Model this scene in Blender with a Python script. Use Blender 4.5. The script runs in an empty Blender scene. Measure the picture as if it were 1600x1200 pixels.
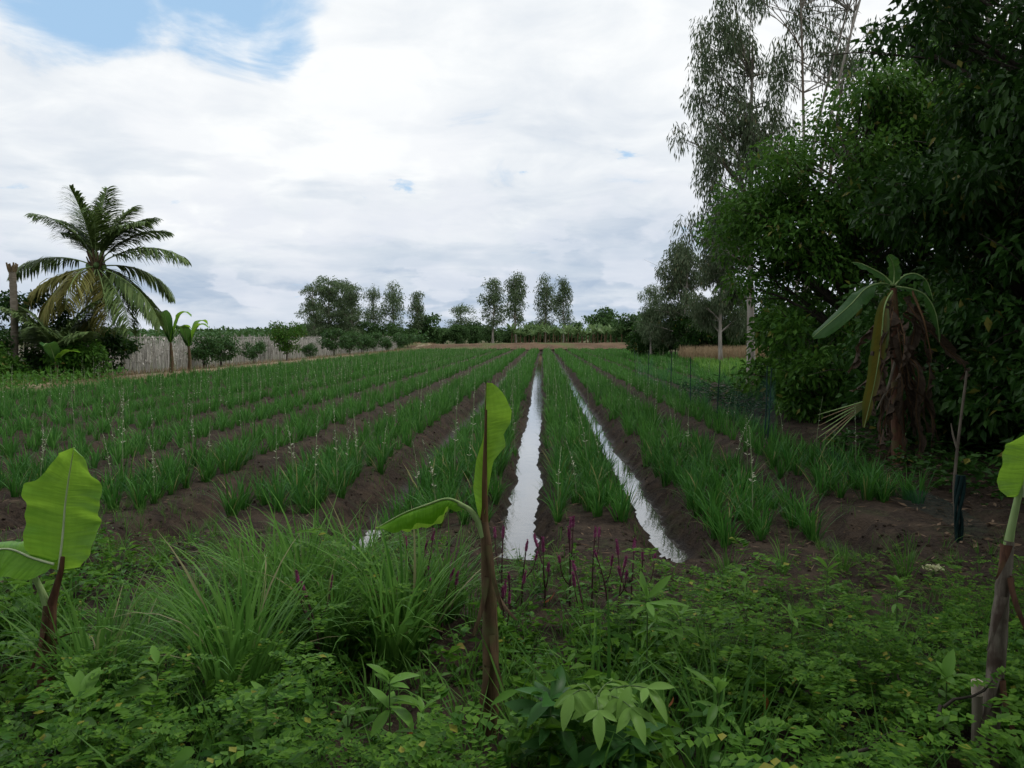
import bpy, math, random
import numpy as np
from mathutils import Vector

# ------------------------------------------------------------------ camera, sky, sun, exposure
sc = bpy.context.scene
COL = sc.collection
EYE = 1.80
FPX = 1232.0                      # focal length in pixels of a 1600 px wide picture
PITCH = math.radians(-3.44)
YAW = math.radians(2.23)
cam_d = bpy.data.cameras.new('camera'); cam = bpy.data.objects.new('camera', cam_d); COL.objects.link(cam)
cam.location = (0, 0, EYE)
cam.rotation_euler = (math.radians(90) + PITCH, 0, YAW)
cam_d.sensor_width = 36; cam_d.lens = 36 * FPX / 1600
cam_d.clip_start = 0.05; cam_d.clip_end = 6000
sc.camera = cam

SUN_EL, SUN_AZ = 54.0, 72.0      # degrees; azimuth from +y (ahead) towards +x (right)
def ray_dir(px, py):
    u, v = (px - 800) / FPX, (600 - py) / FPX
    yf = math.cos(PITCH) - math.sin(PITCH) * v
    z = math.sin(PITCH) + math.cos(PITCH) * v
    return np.array([u * math.cos(YAW) - yf * math.sin(YAW), u * math.sin(YAW) + yf * math.cos(YAW), z])
def at(px, py, d):                # point seen at a pixel, d metres ahead
    r = ray_dir(px, py); r = r * (d / r[1])
    return np.array([r[0], r[1], EYE + r[2]])
def gp(px, py, z=0.0):            # point of the level z seen at a pixel
    r = ray_dir(px, py); r = r * ((z - EYE) / r[2])
    return np.array([r[0], r[1], z])

w = bpy.data.worlds.new('World'); sc.world = w; w.use_nodes = True
nt = w.node_tree; nt.nodes.clear()
def N(tree, typ, **kw):
    n = tree.nodes.new(typ)
    for k, v in kw.items():
        if k.startswith('i_'):
            key = k[2:]
            n.inputs[int(key) if key.isdigit() else key].default_value = v
        else: setattr(n, k, v)
    return n
def M_(tree, op, a, b=None, clamp=False):
    n = tree.nodes.new('ShaderNodeMath'); n.operation = op; n.use_clamp = clamp
    for i, x in enumerate((a, b)):
        if x is None: continue
        if isinstance(x, (int, float)): n.inputs[i].default_value = x
        else: tree.links.new(x, n.inputs[i])
    return n.outputs[0]
def RANGE(tree, x, a, b, c=0.0, d=1.0, smooth=True):
    n = tree.nodes.new('ShaderNodeMapRange'); n.clamp = True
    if smooth: n.interpolation_type = 'SMOOTHSTEP'
    tree.links.new(x, n.inputs[0])
    for i, v in zip((1, 2, 3, 4), (a, b, c, d)): n.inputs[i].default_value = v
    return n.outputs[0]
def MIX(tree, f, a, b, blend='MIX'):
    n = tree.nodes.new('ShaderNodeMix'); n.data_type = 'RGBA'; n.blend_type = blend
    for i, x in ((0, f), (6, a), (7, b)):
        if isinstance(x, (int, float)): n.inputs[i].default_value = x
        elif isinstance(x, tuple): n.inputs[i].default_value = tuple(x) + ((1,) if len(x) == 3 else ())
        else: tree.links.new(x, n.inputs[i])
    return n.outputs[2]
L = nt.links.new
sky = N(nt, 'ShaderNodeTexSky', sky_type='NISHITA', sun_disc=False, sun_elevation=math.radians(SUN_EL), sun_rotation=math.radians(SUN_AZ), air_density=1.0, dust_density=0.6, ozone_density=1.6)
tc = N(nt, 'ShaderNodeTexCoord'); sep = N(nt, 'ShaderNodeSeparateXYZ'); L(tc.outputs['Generated'], sep.inputs[0])
zc = M_(nt, 'ADD', M_(nt, 'MAXIMUM', sep.outputs[2], 0.0), 0.16)
cmb = N(nt, 'ShaderNodeCombineXYZ'); L(M_(nt, 'DIVIDE', sep.outputs[0], zc), cmb.inputs[0]); L(M_(nt, 'DIVIDE', sep.outputs[1], zc), cmb.inputs[1])
def wnoise(scale, detail, rough, off, dist=0.0):
    mp = N(nt, 'ShaderNodeMapping'); mp.inputs['Location'].default_value = off; L(cmb.outputs[0], mp.inputs[0])
    n = N(nt, 'ShaderNodeTexNoise', i_Scale=scale, i_Detail=detail, i_Roughness=rough, i_Distortion=dist); L(mp.outputs[0], n.inputs['Vector'])
    return n.outputs[0]
n_big = wnoise(0.8, 7, 0.5, (3.1, 1.7, 0), 0.3)     # cloud cover
n_fine = wnoise(3.0, 9, 0.58, (7.3, 2.2, 0), 0.5)
n_band = wnoise(0.75, 5, 0.5, (11.0, 5.5, 0), 0.2)
# one wide opening in the cloud, ahead to the left, high in the picture
def opening(px, py, r0, r1):
    v = ray_dir(px, py); v = v / np.linalg.norm(v)
    dp = N(nt, 'ShaderNodeVectorMath', operation='DOT_PRODUCT'); L(tc.outputs['Generated'], dp.inputs[0]); dp.inputs[1].default_value = tuple(v)
    return RANGE(nt, dp.outputs['Value'], math.cos(math.radians(r1)), math.cos(math.radians(r0)))
op = M_(nt, 'MAXIMUM', opening(350, -70, 0.5, 9.0), M_(nt, 'MULTIPLY', opening(110, -60, 0.5, 9.0), .95))
op = M_(nt, 'MAXIMUM', op, M_(nt, 'MULTIPLY', opening(425, 45, 0.2, 4.2), .85))
cov = M_(nt, 'ADD', M_(nt, 'MULTIPLY', n_big, 0.45), M_(nt, 'MULTIPLY', n_fine, 0.55))
n_gap = wnoise(3.4, 5, 0.55, (21.3, 8.8, 0), 0.6)     # thin places through which some blue shows
cov = M_(nt, 'SUBTRACT', cov, M_(nt, 'MULTIPLY', RANGE(nt, n_gap, .60, .74), 0.17))
cov = M_(nt, 'SUBTRACT', cov, M_(nt, 'MULTIPLY', op, 0.34))
cover = RANGE(nt, cov, 0.21, 0.38)
# cloud body: white tops, blue-grey bases that bunch up low over the horizon
low = RANGE(nt, sep.outputs[2], 0.01, 0.22)
bright = M_(nt, 'ADD', M_(nt, 'MULTIPLY', low, 0.80), M_(nt, 'MULTIPLY', M_(nt, 'ADD', M_(nt, 'SUBTRACT', n_band, 0.5), M_(nt, 'MULTIPLY', M_(nt, 'SUBTRACT', n_fine, 0.5), 0.6)), 1.75))
bright = M_(nt, 'ADD', bright, 0.10, clamp=True)
grey = (4.5, 5.5, 6.9); white = (9.9, 10.1, 10.2)
cloud = MIX(nt, bright, grey, white)
# rounded cumulus low over the horizon
def puffs(scale, off, lo_, hi_, top, amount, colr, zs=2.4):
    global cloud
    n_c = N(nt, 'ShaderNodeTexNoise', i_Scale=scale, i_Detail=8, i_Roughness=0.5); mp = N(nt, 'ShaderNodeMapping'); mp.inputs['Scale'].default_value = (1, 1, zs); mp.inputs['Location'].default_value = off
    L(tc.outputs['Generated'], mp.inputs[0]); L(mp.outputs[0], n_c.inputs['Vector'])
    f = M_(nt, 'MULTIPLY', RANGE(nt, n_c.outputs[0], lo_, hi_), RANGE(nt, sep.outputs[2], top, top * .45))
    cloud = MIX(nt, M_(nt, 'MULTIPLY', f, amount), cloud, colr)
puffs(6.0, (0.3, 0.1, 0.4), .50, .60, .34, .55, (8.4, 8.7, 9.3), 2.0)
puffs(11.0, (1.7, 0.6, 0.2), .52, .58, .20, .60, (7.9, 8.3, 9.1), 2.6)
puffs(5.0, (4.1, 2.2, 1.4), .52, .66, .30, .45, (5.6, 6.5, 7.6), 5.0)
blue = MIX(nt, 0.75, sky.outputs[0], (4.6, 7.1, 9.9))
skyc = MIX(nt, cover, blue, cloud)
bg = N(nt, 'ShaderNodeBackground', i_Strength=0.1); L(skyc, bg.inputs['Color'])
wo = N(nt, 'ShaderNodeOutputWorld'); L(bg.outputs[0], wo.inputs[0])

sun_d = bpy.data.lights.new('sun', 'SUN'); sun_d.energy = 1.4; sun_d.angle = math.radians(14); sun_d.color = (1.0, 0.96, 0.9)
sun = bpy.data.objects.new('sun', sun_d); COL.objects.link(sun)
e, a_ = math.radians(SUN_EL), math.radians(SUN_AZ)
sd = Vector((math.sin(a_) * math.cos(e), math.cos(a_) * math.cos(e), math.sin(e)))
sun.rotation_euler = sd.to_track_quat('Z', 'Y').to_euler(); sun.location = (0, 0, 40)
sc.view_settings.view_transform = 'Standard'; sc.view_settings.look = 'None'
sc.view_settings.exposure = 0.0; sc.view_settings.gamma = 1.0
sc.render.engine = 'CYCLES'
sc.cycles.max_bounces = 7; sc.cycles.diffuse_bounces = 3; sc.cycles.glossy_bounces = 2; sc.cycles.transmission_bounces = 4; sc.cycles.transparent_max_bounces = 10
sc.cycles.use_denoising = True

R0 = np.random.default_rng
rng = np.random.default_rng(7)
random.seed(7)
PI = math.pi

# ------------------------------------------------------------------ mesh helpers
class MB:
    def __init__(s): s.v = []; s.f = []; s.n = 0; s.uv = []
    def add(s, v, f, mat=0, smooth=False, uv=None):
        v = np.asarray(v, dtype=np.float64).reshape(-1, 3); f = np.asarray(f, dtype=np.int64)
        s.v.append(v); s.f.append((f + s.n, mat, smooth)); s.n += len(v)
        s.uv.append(np.zeros((len(v), 2)) if uv is None else np.asarray(uv).reshape(-1, 2))
    def merge(s, other, mat_off=0):
        for (v, (f, m, sm), uv, ) in zip(other.v, other.f, other.uv): pass
    def arrays(s):
        return np.concatenate(s.v)
    def mesh(s, name, mats, uv=False):
        me = bpy.data.meshes.new(name)
        V = np.concatenate(s.v) if s.v else np.zeros((0, 3))
        loops = np.concatenate([f.reshape(-1) for f, _, _ in s.f])
        tot = np.concatenate([np.full(len(f), f.shape[1]) for f, _, _ in s.f])
        mi = np.concatenate([np.full(len(f), m) for f, m, _ in s.f])
        smo = np.concatenate([np.full(len(f), sm) for f, _, sm in s.f])
        me.vertices.add(len(V)); me.loops.add(len(loops)); me.polygons.add(len(tot))
        me.vertices.foreach_set('co', V.astype(np.float32).ravel())
        me.loops.foreach_set('vertex_index', loops.astype(np.int32))
        st = np.concatenate([[0], np.cumsum(tot)[:-1]])
        me.polygons.foreach_set('loop_start', st.astype(np.int32))
        me.polygons.foreach_set('material_index', mi.astype(np.int32))
        me.polygons.foreach_set('use_smooth', smo.astype(bool))
        if uv:
            lay = me.uv_layers.new(name='UVMap')
            lay.data.foreach_set('uv', np.concatenate(s.uv)[loops].astype(np.float32).ravel())
        for m in (mats if isinstance(mats, (list, tuple)) else [mats]): me.materials.append(m)
        me.update(calc_edges=True); me.validate()
        return me

def link(name, me, parent=None, loc=None, rz=None, scale=None):
    o = bpy.data.objects.new(name, me); COL.objects.link(o)
    if parent is not None: o.parent = parent
    if loc is not None: o.location = tuple(float(c) for c in loc)
    if rz is not None: o.rotation_euler = (0, 0, float(rz))
    if scale is not None: o.scale = (scale,) * 3 if isinstance(scale, (int, float)) else scale
    return o
def tag(o, label=None, cat=None, group=None, kind=None):
    if label: o['label'] = label
    if cat: o['category'] = cat
    if group: o['group'] = group
    if kind: o['kind'] = kind
    return o
def root(name, loc, label, cat, group=None, rz=None, scale=None):
    return tag(link(name, None, None, loc, rz, scale), label, cat, group)
def copy_tree(o, parent=None):
    c = o.copy(); COL.objects.link(c); c.parent = parent
    for ch in list(o.children): copy_tree(ch, c)
    return c

def nrm(v):
    return v / np.maximum(np.linalg.norm(v, axis=-1, keepdims=True), 1e-9)
def tube(mb, pts, radii, sides=7, mat=0, cap=True, smooth=True):
    P = np.asarray(pts, float); n = len(P); R = np.broadcast_to(np.asarray(radii, float), (n,))
    T = nrm(np.gradient(P, axis=0))
    ref = np.array([0, 0, 1.0]) if abs(T[0][2]) < 0.9 else np.array([1.0, 0, 0])
    S = np.cross(T[0], ref); S /= np.linalg.norm(S)
    ang = np.arange(sides) / sides * 2 * PI
    vs = []
    for i in range(n):
        S = S - T[i] * S.dot(T[i]); S /= np.linalg.norm(S) + 1e-9
        B = np.cross(T[i], S)
        vs.append(P[i] + R[i] * (np.cos(ang)[:, None] * S + np.sin(ang)[:, None] * B))
    V = np.concatenate(vs)
    i, j = np.meshgrid(np.arange(n - 1), np.arange(sides), indexing='ij')
    a = i * sides + j; b = i * sides + (j + 1) % sides
    F = np.stack([a, b, b + sides, a + sides], -1).reshape(-1, 4)
    mb.add(V, F, mat, smooth)
    if cap:
        c = np.arange(sides)
        mb.add(vs[-1], [list(c)], mat, False); mb.add(vs[0], [list(c[::-1])], mat, False)
def bez(a, b, c, n=8):
    t = np.linspace(0, 1, n)[:, None]; a, b, c = map(np.asarray, (a, b, c))
    return (1 - t) ** 2 * a + 2 * t * (1 - t) * b + t * t * c
def frames(d, roll):
    up = np.tile([0, 0, 1.0], (len(d), 1)); bad = np.abs(d[:, 2]) > 0.97
    up[bad] = [1, 0, 0]
    s = nrm(np.cross(d, up)); n = np.cross(s, d)
    c, sn = np.cos(roll)[:, None], np.sin(roll)[:, None]
    return s * c + n * sn, n * c - s * sn
def leaves(mb, pos, d, Ln, Wd, roll=None, fold=0.22, droop=0.12, mat=0, fine=False, r=rng):
    """folded leaf blades: 4 corners each, or 8 for near ones"""
    n = len(pos); d = nrm(d); Ln = np.broadcast_to(Ln, (n,))[:, None]; Wd = np.broadcast_to(Wd, (n,))[:, None]
    if roll is None: roll = r.uniform(-0.7, 0.7, n)
    s, nn = frames(d, roll)
    dz = np.array([0, 0, -1.0])
    def p(t, w_):
        return pos + d * Ln * t + dz * Ln * droop * t * t + s * Wd * w_ + nn * abs(w_) * Wd * fold
    if not fine:
        V = np.stack([p(0, 0), p(.45, .5), p(1, 0), p(.45, -.5)], 1)
        k = np.arange(n)[:, None] * 4
        F = np.concatenate([k + [0, 2, 1], k + [0, 3, 2]])
        mb.add(V, F, mat)
    else:
        V = np.stack([p(0, 0), p(.22, .38), p(.5, .5), p(.8, .28), p(1, 0), p(.8, -.28), p(.5, -.5), p(.22, -.38), p(.4, 0), p(.7, 0)], 1)
        k = np.arange(n)[:, None] * 10
        F4 = np.concatenate([k + q for q in ([0, 8, 2, 1], [8, 9, 3, 2], [0, 7, 6, 8], [8, 6, 5, 9])])
        F3 = np.concatenate([k + q for q in ([9, 4, 3], [9, 5, 4])])
        off = mb.n
        mb.add(V, F4, mat, True); mb.f.append((F3 + off, mat, True))
def blades(mb, base, az, Ln, lean0, lean1, Wd, K=4, mat=0, tw=0.0):
    n = len(base); s = np.linspace(0, 1, K + 1)
    th = lean0[:, None] + (lean1 - lean0)[:, None] * s[None, :] ** 1.4
    st = (Ln / K)[:, None]
    r = np.concatenate([np.zeros((n, 1)), np.cumsum(np.sin(th[:, :-1]) * st, 1)], 1)
    z = np.concatenate([np.zeros((n, 1)), np.cumsum(np.cos(th[:, :-1]) * st, 1)], 1)
    ax = az[:, None] + tw * s[None, :]
    C = np.stack([base[:, None, 0] + np.cos(ax) * r, base[:, None, 1] + np.sin(ax) * r, base[:, None, 2] + z], -1)
    wprof = np.interp(s, [0, .25, .6, 1], [.65, 1, .8, .06])
    side = np.stack([-np.sin(az), np.cos(az), np.zeros(n)], -1)[:, None, :] * (0.5 * np.broadcast_to(Wd, (n,))[:, None] * wprof[None, :])[..., None]
    V = np.stack([C - side, C + side], 2).reshape(n, -1, 3)
    k = np.arange(n)[:, None, None] * (2 * (K + 1)); i = np.arange(K)[None, :, None] * 2
    F = (k + i + np.array([0, 1, 3, 2])[None, None, :]).reshape(-1, 4)
    mb.add(V, F, mat)
def scatter(mb, proto, pos, rz, scl, tilt=None):
    """lay copies of a small builder's shapes into one mass"""
    c, s = np.cos(rz)[:, None], np.sin(rz)[:, None]; scl = np.asarray(scl)
    for v, (f, m, sm), uv, off in zip(proto.v, proto.f, proto.uv, np.cumsum([0] + [len(x) for x in proto.v[:-1]])):
        pass
    V0 = np.concatenate(proto.v)
    X = (V0[None, :, 0] * c - V0[None, :, 1] * s) * scl[:, None]
    Y = (V0[None, :, 0] * s + V0[None, :, 1] * c) * scl[:, None]
    Z = np.broadcast_to(V0[None, :, 2], X.shape) * scl[:, None]
    V = np.stack([X, Y, Z], -1) + pos[:, None, :]
    base = mb.n; mb.v.append(V.reshape(-1, 3)); mb.uv.append(np.zeros((V.shape[0] * V.shape[1], 2))); mb.n += V.shape[0] * V.shape[1]
    k = np.arange(len(pos)) * len(V0)
    for f, m, sm in proto.f:
        F = (f[None] + k[:, None, None] + base).reshape(-1, f.shape[1])
        mb.f.append((F, m, sm))

def _hash(ix, iy, seed):
    h = (ix.astype(np.int64) * 374761393 + iy.astype(np.int64) * 668265263 + seed * 974711) & 0x7fffffff
    h = ((h ^ (h >> 13)) * 1274126177) & 0x7fffffff
    return ((h ^ (h >> 16)) & 0xffff) / 65535.0
def vnoise(x, y, seed=0):
    x = np.asarray(x, float); y = np.asarray(y, float)
    ix, iy = np.floor(x), np.floor(y); fx, fy = x - ix, y - iy
    fx = fx * fx * (3 - 2 * fx); fy = fy * fy * (3 - 2 * fy)
    a, b, c, d = (_hash(ix + i, iy + j, seed) for i, j in ((0, 0), (1, 0), (0, 1), (1, 1)))
    return (a * (1 - fx) + b * fx) * (1 - fy) + (c * (1 - fx) + d * fx) * fy
def fbm(x, y, seed=0, o=4):
    t = 0; amp = 0.5; tot = 0
    for k in range(o):
        t = t + amp * vnoise(np.asarray(x) * 2 ** k, np.asarray(y) * 2 ** k, seed + k); tot += amp; amp *= 0.5
    return t / tot

# ------------------------------------------------------------------ materials
def new_mat(name):
    m = bpy.data.materials.new(name); m.use_nodes = True; t = m.node_tree; t.nodes.clear()
    return m, t
def leaf_mat(name, c1, c2, trans=0.35, rough=0.5, tcol=None, odd=None, spec=0.12, patch=0.0, pscale=3.0):
    """blade colour differs from leaf to leaf; light passes through in part"""
    m, t = new_mat(name)
    geo = N(t, 'ShaderNodeNewGeometry')
    rnd = geo.outputs['Random Per Island']
    col = MIX(t, rnd, c1, c2)
    oi = N(t, 'ShaderNodeObjectInfo')
    hv = N(t, 'ShaderNodeHueSaturation'); t.links.new(col, hv.inputs['Color'])
    t.links.new(RANGE(t, oi.outputs['Random'], 0, 1, .85, 1.15, False), hv.inputs['Value'])
    col = hv.outputs[0]
    if odd is not None:            # a few yellowed or dry ones
        r2 = M_(t, 'FRACT', M_(t, 'MULTIPLY', rnd, 57.31))
        col = MIX(t, M_(t, 'GREATER_THAN', r2, 1 - odd[1]), col, odd[0])
    if patch:
        tcn = N(t, 'ShaderNodeTexCoord'); nz = N(t, 'ShaderNodeTexNoise', i_Scale=pscale, i_Detail=3.0); t.links.new(tcn.outputs['Object'], nz.inputs['Vector'])
        col = MIX(t, RANGE(t, nz.outputs[0], .35, .65, 0, patch), col, tuple(x * 0.55 for x in c1))
    pb = N(t, 'ShaderNodeBsdfPrincipled', i_Roughness=rough); t.links.new(col, pb.inputs['Base Color']); pb.inputs['Specular IOR Level'].default_value = spec
    tr = N(t, 'ShaderNodeBsdfTranslucent')
    tc_ = MIX(t, 0.6, col, tcol if tcol else tuple(x * 1.3 for x in c2)); t.links.new(tc_, tr.inputs['Color'])
    mx = N(t, 'ShaderNodeMixShader', i_0=trans); t.links.new(pb.outputs[0], mx.inputs[1]); t.links.new(tr.outputs[0], mx.inputs[2])
    o = N(t, 'ShaderNodeOutputMaterial'); t.links.new(mx.outputs[0], o.inputs[0])
    return m
def rough_mat(name, c1, c2, scale=8.0, rough=0.9, bump=0.3, stretch=(1, 1, 1), c3=None, spec=0.1, bdist=0.02):
    m, t = new_mat(name)
    tcn = N(t, 'ShaderNodeTexCoord'); mp = N(t, 'ShaderNodeMapping'); mp.inputs['Scale'].default_value = stretch; t.links.new(tcn.outputs['Object'], mp.inputs[0])
    nz = N(t, 'ShaderNodeTexNoise', i_Scale=scale, i_Detail=7.0, i_Roughness=0.62); t.links.new(mp.outputs[0], nz.inputs['Vector'])
    col = MIX(t, RANGE(t, nz.outputs[0], .3, .7), c1, c2)
    if c3:
        n2 = N(t, 'ShaderNodeTexNoise', i_Scale=scale * 0.31, i_Detail=4.0); t.links.new(mp.outputs[0], n2.inputs['Vector'])
        col = MIX(t, RANGE(t, n2.outputs[0], .48, .62), col, c3)
    pb = N(t, 'ShaderNodeBsdfPrincipled', i_Roughness=rough); t.links.new(col, pb.inputs['Base Color']); pb.inputs['Specular IOR Level'].default_value = spec
    if bump:
        b = N(t, 'ShaderNodeBump', i_Strength=bump, i_Distance=bdist); t.links.new(nz.outputs[0], b.inputs['Height']); t.links.new(b.outputs[0], pb.inputs['Normal'])
    o = N(t, 'ShaderNodeOutputMaterial'); t.links.new(pb.outputs[0], o.inputs[0])
    return m

MT = {}
MT['tuber'] = leaf_mat('tuberose_leaf', (.014, .080, .012), (.066, .195, .030), .28, .42, (.09, .26, .04), ((.22, .21, .08), .025))
MT['tuber_far'] = leaf_mat('tuberose_leaf_far', (.024, .110, .016), (.098, .250, .045), .28, .5, (.10, .28, .05))
MT['spike'] = leaf_mat('flower_stalk', (.16, .24, .10), (.26, .32, .17), .15, .5)
MT['petal'] = leaf_mat('white_petal', (.48, .50, .36), (.66, .66, .52), .3, .5, (.8, .8, .7))
MT['lemon'] = leaf_mat('lemongrass_blade', (.032, .115, .012), (.130, .275, .048), .32, .4, (.16, .36, .07), ((.26, .24, .12), .06))
MT['weed_a'] = leaf_mat('fine_weed_leaf', (.028, .100, .008), (.112, .240, .022), .32, .5, (.16, .36, .03), ((.26, .26, .04), .02))
MT['weed_b'] = leaf_mat('broad_weed_leaf', (.024, .090, .011), (.088, .205, .028), .30, .4, (.12, .30, .04), ((.24, .20, .05), .004))
MT['weed_c'] = leaf_mat('grass_weed_blade', (.034, .115, .015), (.110, .235, .040), .30, .45, (.14, .32, .06))
MT['sapling'] = leaf_mat('sapling_leaf', (.150, .300, .060), (.210, .370, .085), .38, .35, (.26, .45, .09))
MT['lance'] = leaf_mat('lance_leaf', (.085, .215, .035), (.165, .320, .060), .36, .38, (.20, .40, .06))
MT['darkleaf'] = leaf_mat('dark_sapling_leaf', (.026, .100, .024), (.058, .155, .036), .28, .35, (.10, .26, .07))
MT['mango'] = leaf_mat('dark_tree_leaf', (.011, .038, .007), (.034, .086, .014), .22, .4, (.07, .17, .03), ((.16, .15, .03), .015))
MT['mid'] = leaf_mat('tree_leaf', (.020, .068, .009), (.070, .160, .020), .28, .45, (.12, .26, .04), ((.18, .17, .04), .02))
MT['euc'] = leaf_mat('eucalyptus_leaf', (.055, .090, .042), (.120, .150, .085), .22, .5, (.12, .18, .08), ((.17, .15, .08), .03))
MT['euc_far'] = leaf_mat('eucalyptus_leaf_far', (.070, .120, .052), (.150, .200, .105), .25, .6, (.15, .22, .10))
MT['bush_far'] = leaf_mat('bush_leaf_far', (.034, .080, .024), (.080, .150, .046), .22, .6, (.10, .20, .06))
MT['citrus'] = leaf_mat('citrus_leaf', (.026, .070, .022), (.060, .130, .038), .22, .4, (.10, .20, .04))
MT['grove'] = leaf_mat('grove_banana_leaf', (.095, .170, .060), (.190, .265, .120), .3, .5, (.18, .30, .10), ((.25, .21, .12), .05))
MT['palm'] = leaf_mat('palm_leaflet', (.070, .125, .038), (.165, .230, .080), .22, .42, (.16, .24, .06))
MT['palm_y'] = leaf_mat('yellow_palm_leaflet', (.160, .170, .045), (.240, .220, .070), .28, .45, (.34, .32, .08))
MT['palm_d'] = leaf_mat('dry_palm_leaflet', (.110, .080, .045), (.180, .135, .080), .15, .7)
MT['dry'] = leaf_mat('dry_leaf', (.100, .065, .040), (.210, .150, .100), .12, .8, (.2, .14, .08))
MT['rust'] = leaf_mat('rust_leaf', (.300, .085, .030), (.380, .150, .060), .3, .6, (.45, .14, .04))
MT['reed'] = leaf_mat('dry_reed', (.230, .165, .095), (.330, .250, .150), .2, .8)
MT['paddy'] = leaf_mat('bright_grass', (.085, .190, .030), (.140, .260, .050), .3, .5, (.2, .4, .06))
MT['magenta'] = leaf_mat('magenta_flower', (.130, .022, .075), (.26, .060, .150), .2, .7, (.25, .03, .12))
MT['pink'] = leaf_mat('pale_pink_flower', (.36, .15, .25), (.50, .27, .37), .2, .7, (.4, .18, .26))
MT['purple_stem'] = rough_mat('purple_stem', (.060, .030, .036), (.110, .055, .060), 30, .7, .1)
MT['green_stem'] = rough_mat('green_stem', (.060, .110, .035), (.110, .170, .060), 30, .6, .1)
MT['bark'] = rough_mat('bark', (.070, .060, .048), (.140, .120, .095), 14, .95, .6, (1, 1, .25))
MT['bark_dark'] = rough_mat('dark_bark', (.035, .030, .025), (.080, .068, .055), 14, .95, .6, (1, 1, .25))
MT['euc_bark'] = rough_mat('eucalyptus_bark', (.230, .205, .175), (.400, .370, .330), 5, .85, .3, (1, 1, .2), (.16, .13, .10))
MT['palm_bark'] = rough_mat('palm_bark', (.130, .110, .085), (.220, .190, .150), 6, .95, .5, (.6, .6, 3))
MT['wood'] = rough_mat('weathered_wood', (.130, .110, .085), (.230, .200, .160), 20, .9, .4, (1, 1, .15))
MT['stake'] = rough_mat('grey_stake', (.230, .215, .190), (.400, .380, .340), 12, .9, .3, (1, 1, .2))
MT['vine'] = leaf_mat('dry_vine', (.26, .245, .215), (.62, .59, .54), .1, .9)
MT['dark_post'] = rough_mat('dark_green_post', (.012, .030, .024), (.025, .050, .040), 20, .6, .1)
MT['bund'] = rough_mat('bare_earth_bank', (.085, .055, .035), (.150, .100, .064), .6, 1, .5, (1, 1, 1), (.10, .11, .045), .1, .1)
MT['straw'] = rough_mat('straw_path', (.170, .130, .085), (.300, .240, .160), 2.2, 1, .6, (1, .6, 1), (.10, .105, .045), .1, .05)
MT['clod'] = rough_mat('soil_clod', (.030, .021, .016), (.068, .047, .035), 9, .95, .5)
MT['rot_white'] = rough_mat('pale_cut_wood', (.40, .31, .26), (.55, .46, .39), 30, .8, .3)

def soil_mat():
    m, t = new_mat('field_soil')
    tcn = N(t, 'ShaderNodeTexCoord'); P = tcn.outputs['Object']; sp = N(t, 'ShaderNodeSeparateXYZ'); t.links.new(P, sp.inputs[0])
    def nz(s, d, r=.6):
        n = N(t, 'ShaderNodeTexNoise', i_Scale=s, i_Detail=d, i_Roughness=r); t.links.new(P, n.inputs['Vector']); return n.outputs[0]
    fine, mid, big = nz(26, 6, .7), nz(3.2, 5), nz(.35, 3)
    col = MIX(t, RANGE(t, fine, .3, .7), (.019, .014, .011), (.058, .042, .031))
    col = MIX(t, RANGE(t, mid, .45, .62, 0, .6), col, (.082, .060, .042))
    # thin green algae and seedlings here and there
    col = MIX(t, M_(t, 'MULTIPLY', RANGE(t, nz(1.7, 5), .52, .68, 0, .55), RANGE(t, fine, .4, .6)), col, (.045, .070, .024))
    # beyond the bund the land is grassed over; low banks of the channels stay wet and dark
    col = MIX(t, RANGE(t, sp.outputs[1], 108, 114), col, MIX(t, RANGE(t, nz(.12, 5), .4, .6), (.060, .090, .030), (.150, .115, .065)))
    side = M_(t, 'MAXIMUM', RANGE(t, sp.outputs[0], -16.6, -17.8), RANGE(t, sp.outputs[0], 15, 17))
    col = MIX(t, M_(t, 'MULTIPLY', side, .8), col, MIX(t, RANGE(t, nz(.5, 5), .42, .58), (.050, .075, .025), (.150, .120, .070)))
    wet = RANGE(t, sp.outputs[2], -.22, -.30)
    col = MIX(t, M_(t, 'MULTIPLY', wet, .45), col, (.020, .015, .012))
    pb = N(t, 'ShaderNodeBsdfPrincipled'); t.links.new(col, pb.inputs['Base Color'])
    t.links.new(RANGE(t, sp.outputs[2], -.30, -.20, .45, .92), pb.inputs['Roughness']); pb.inputs['Specular IOR Level'].default_value = .12
    b = N(t, 'ShaderNodeBump', i_Strength=.9, i_Distance=.04); t.links.new(M_(t, 'ADD', fine, M_(t, 'MULTIPLY', nz(70, 4), .5)), b.inputs['Height']); t.links.new(b.outputs[0], pb.inputs['Normal'])
    o = N(t, 'ShaderNodeOutputMaterial'); t.links.new(pb.outputs[0], o.inputs[0])
    return m
MT['soil'] = soil_mat()
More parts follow.
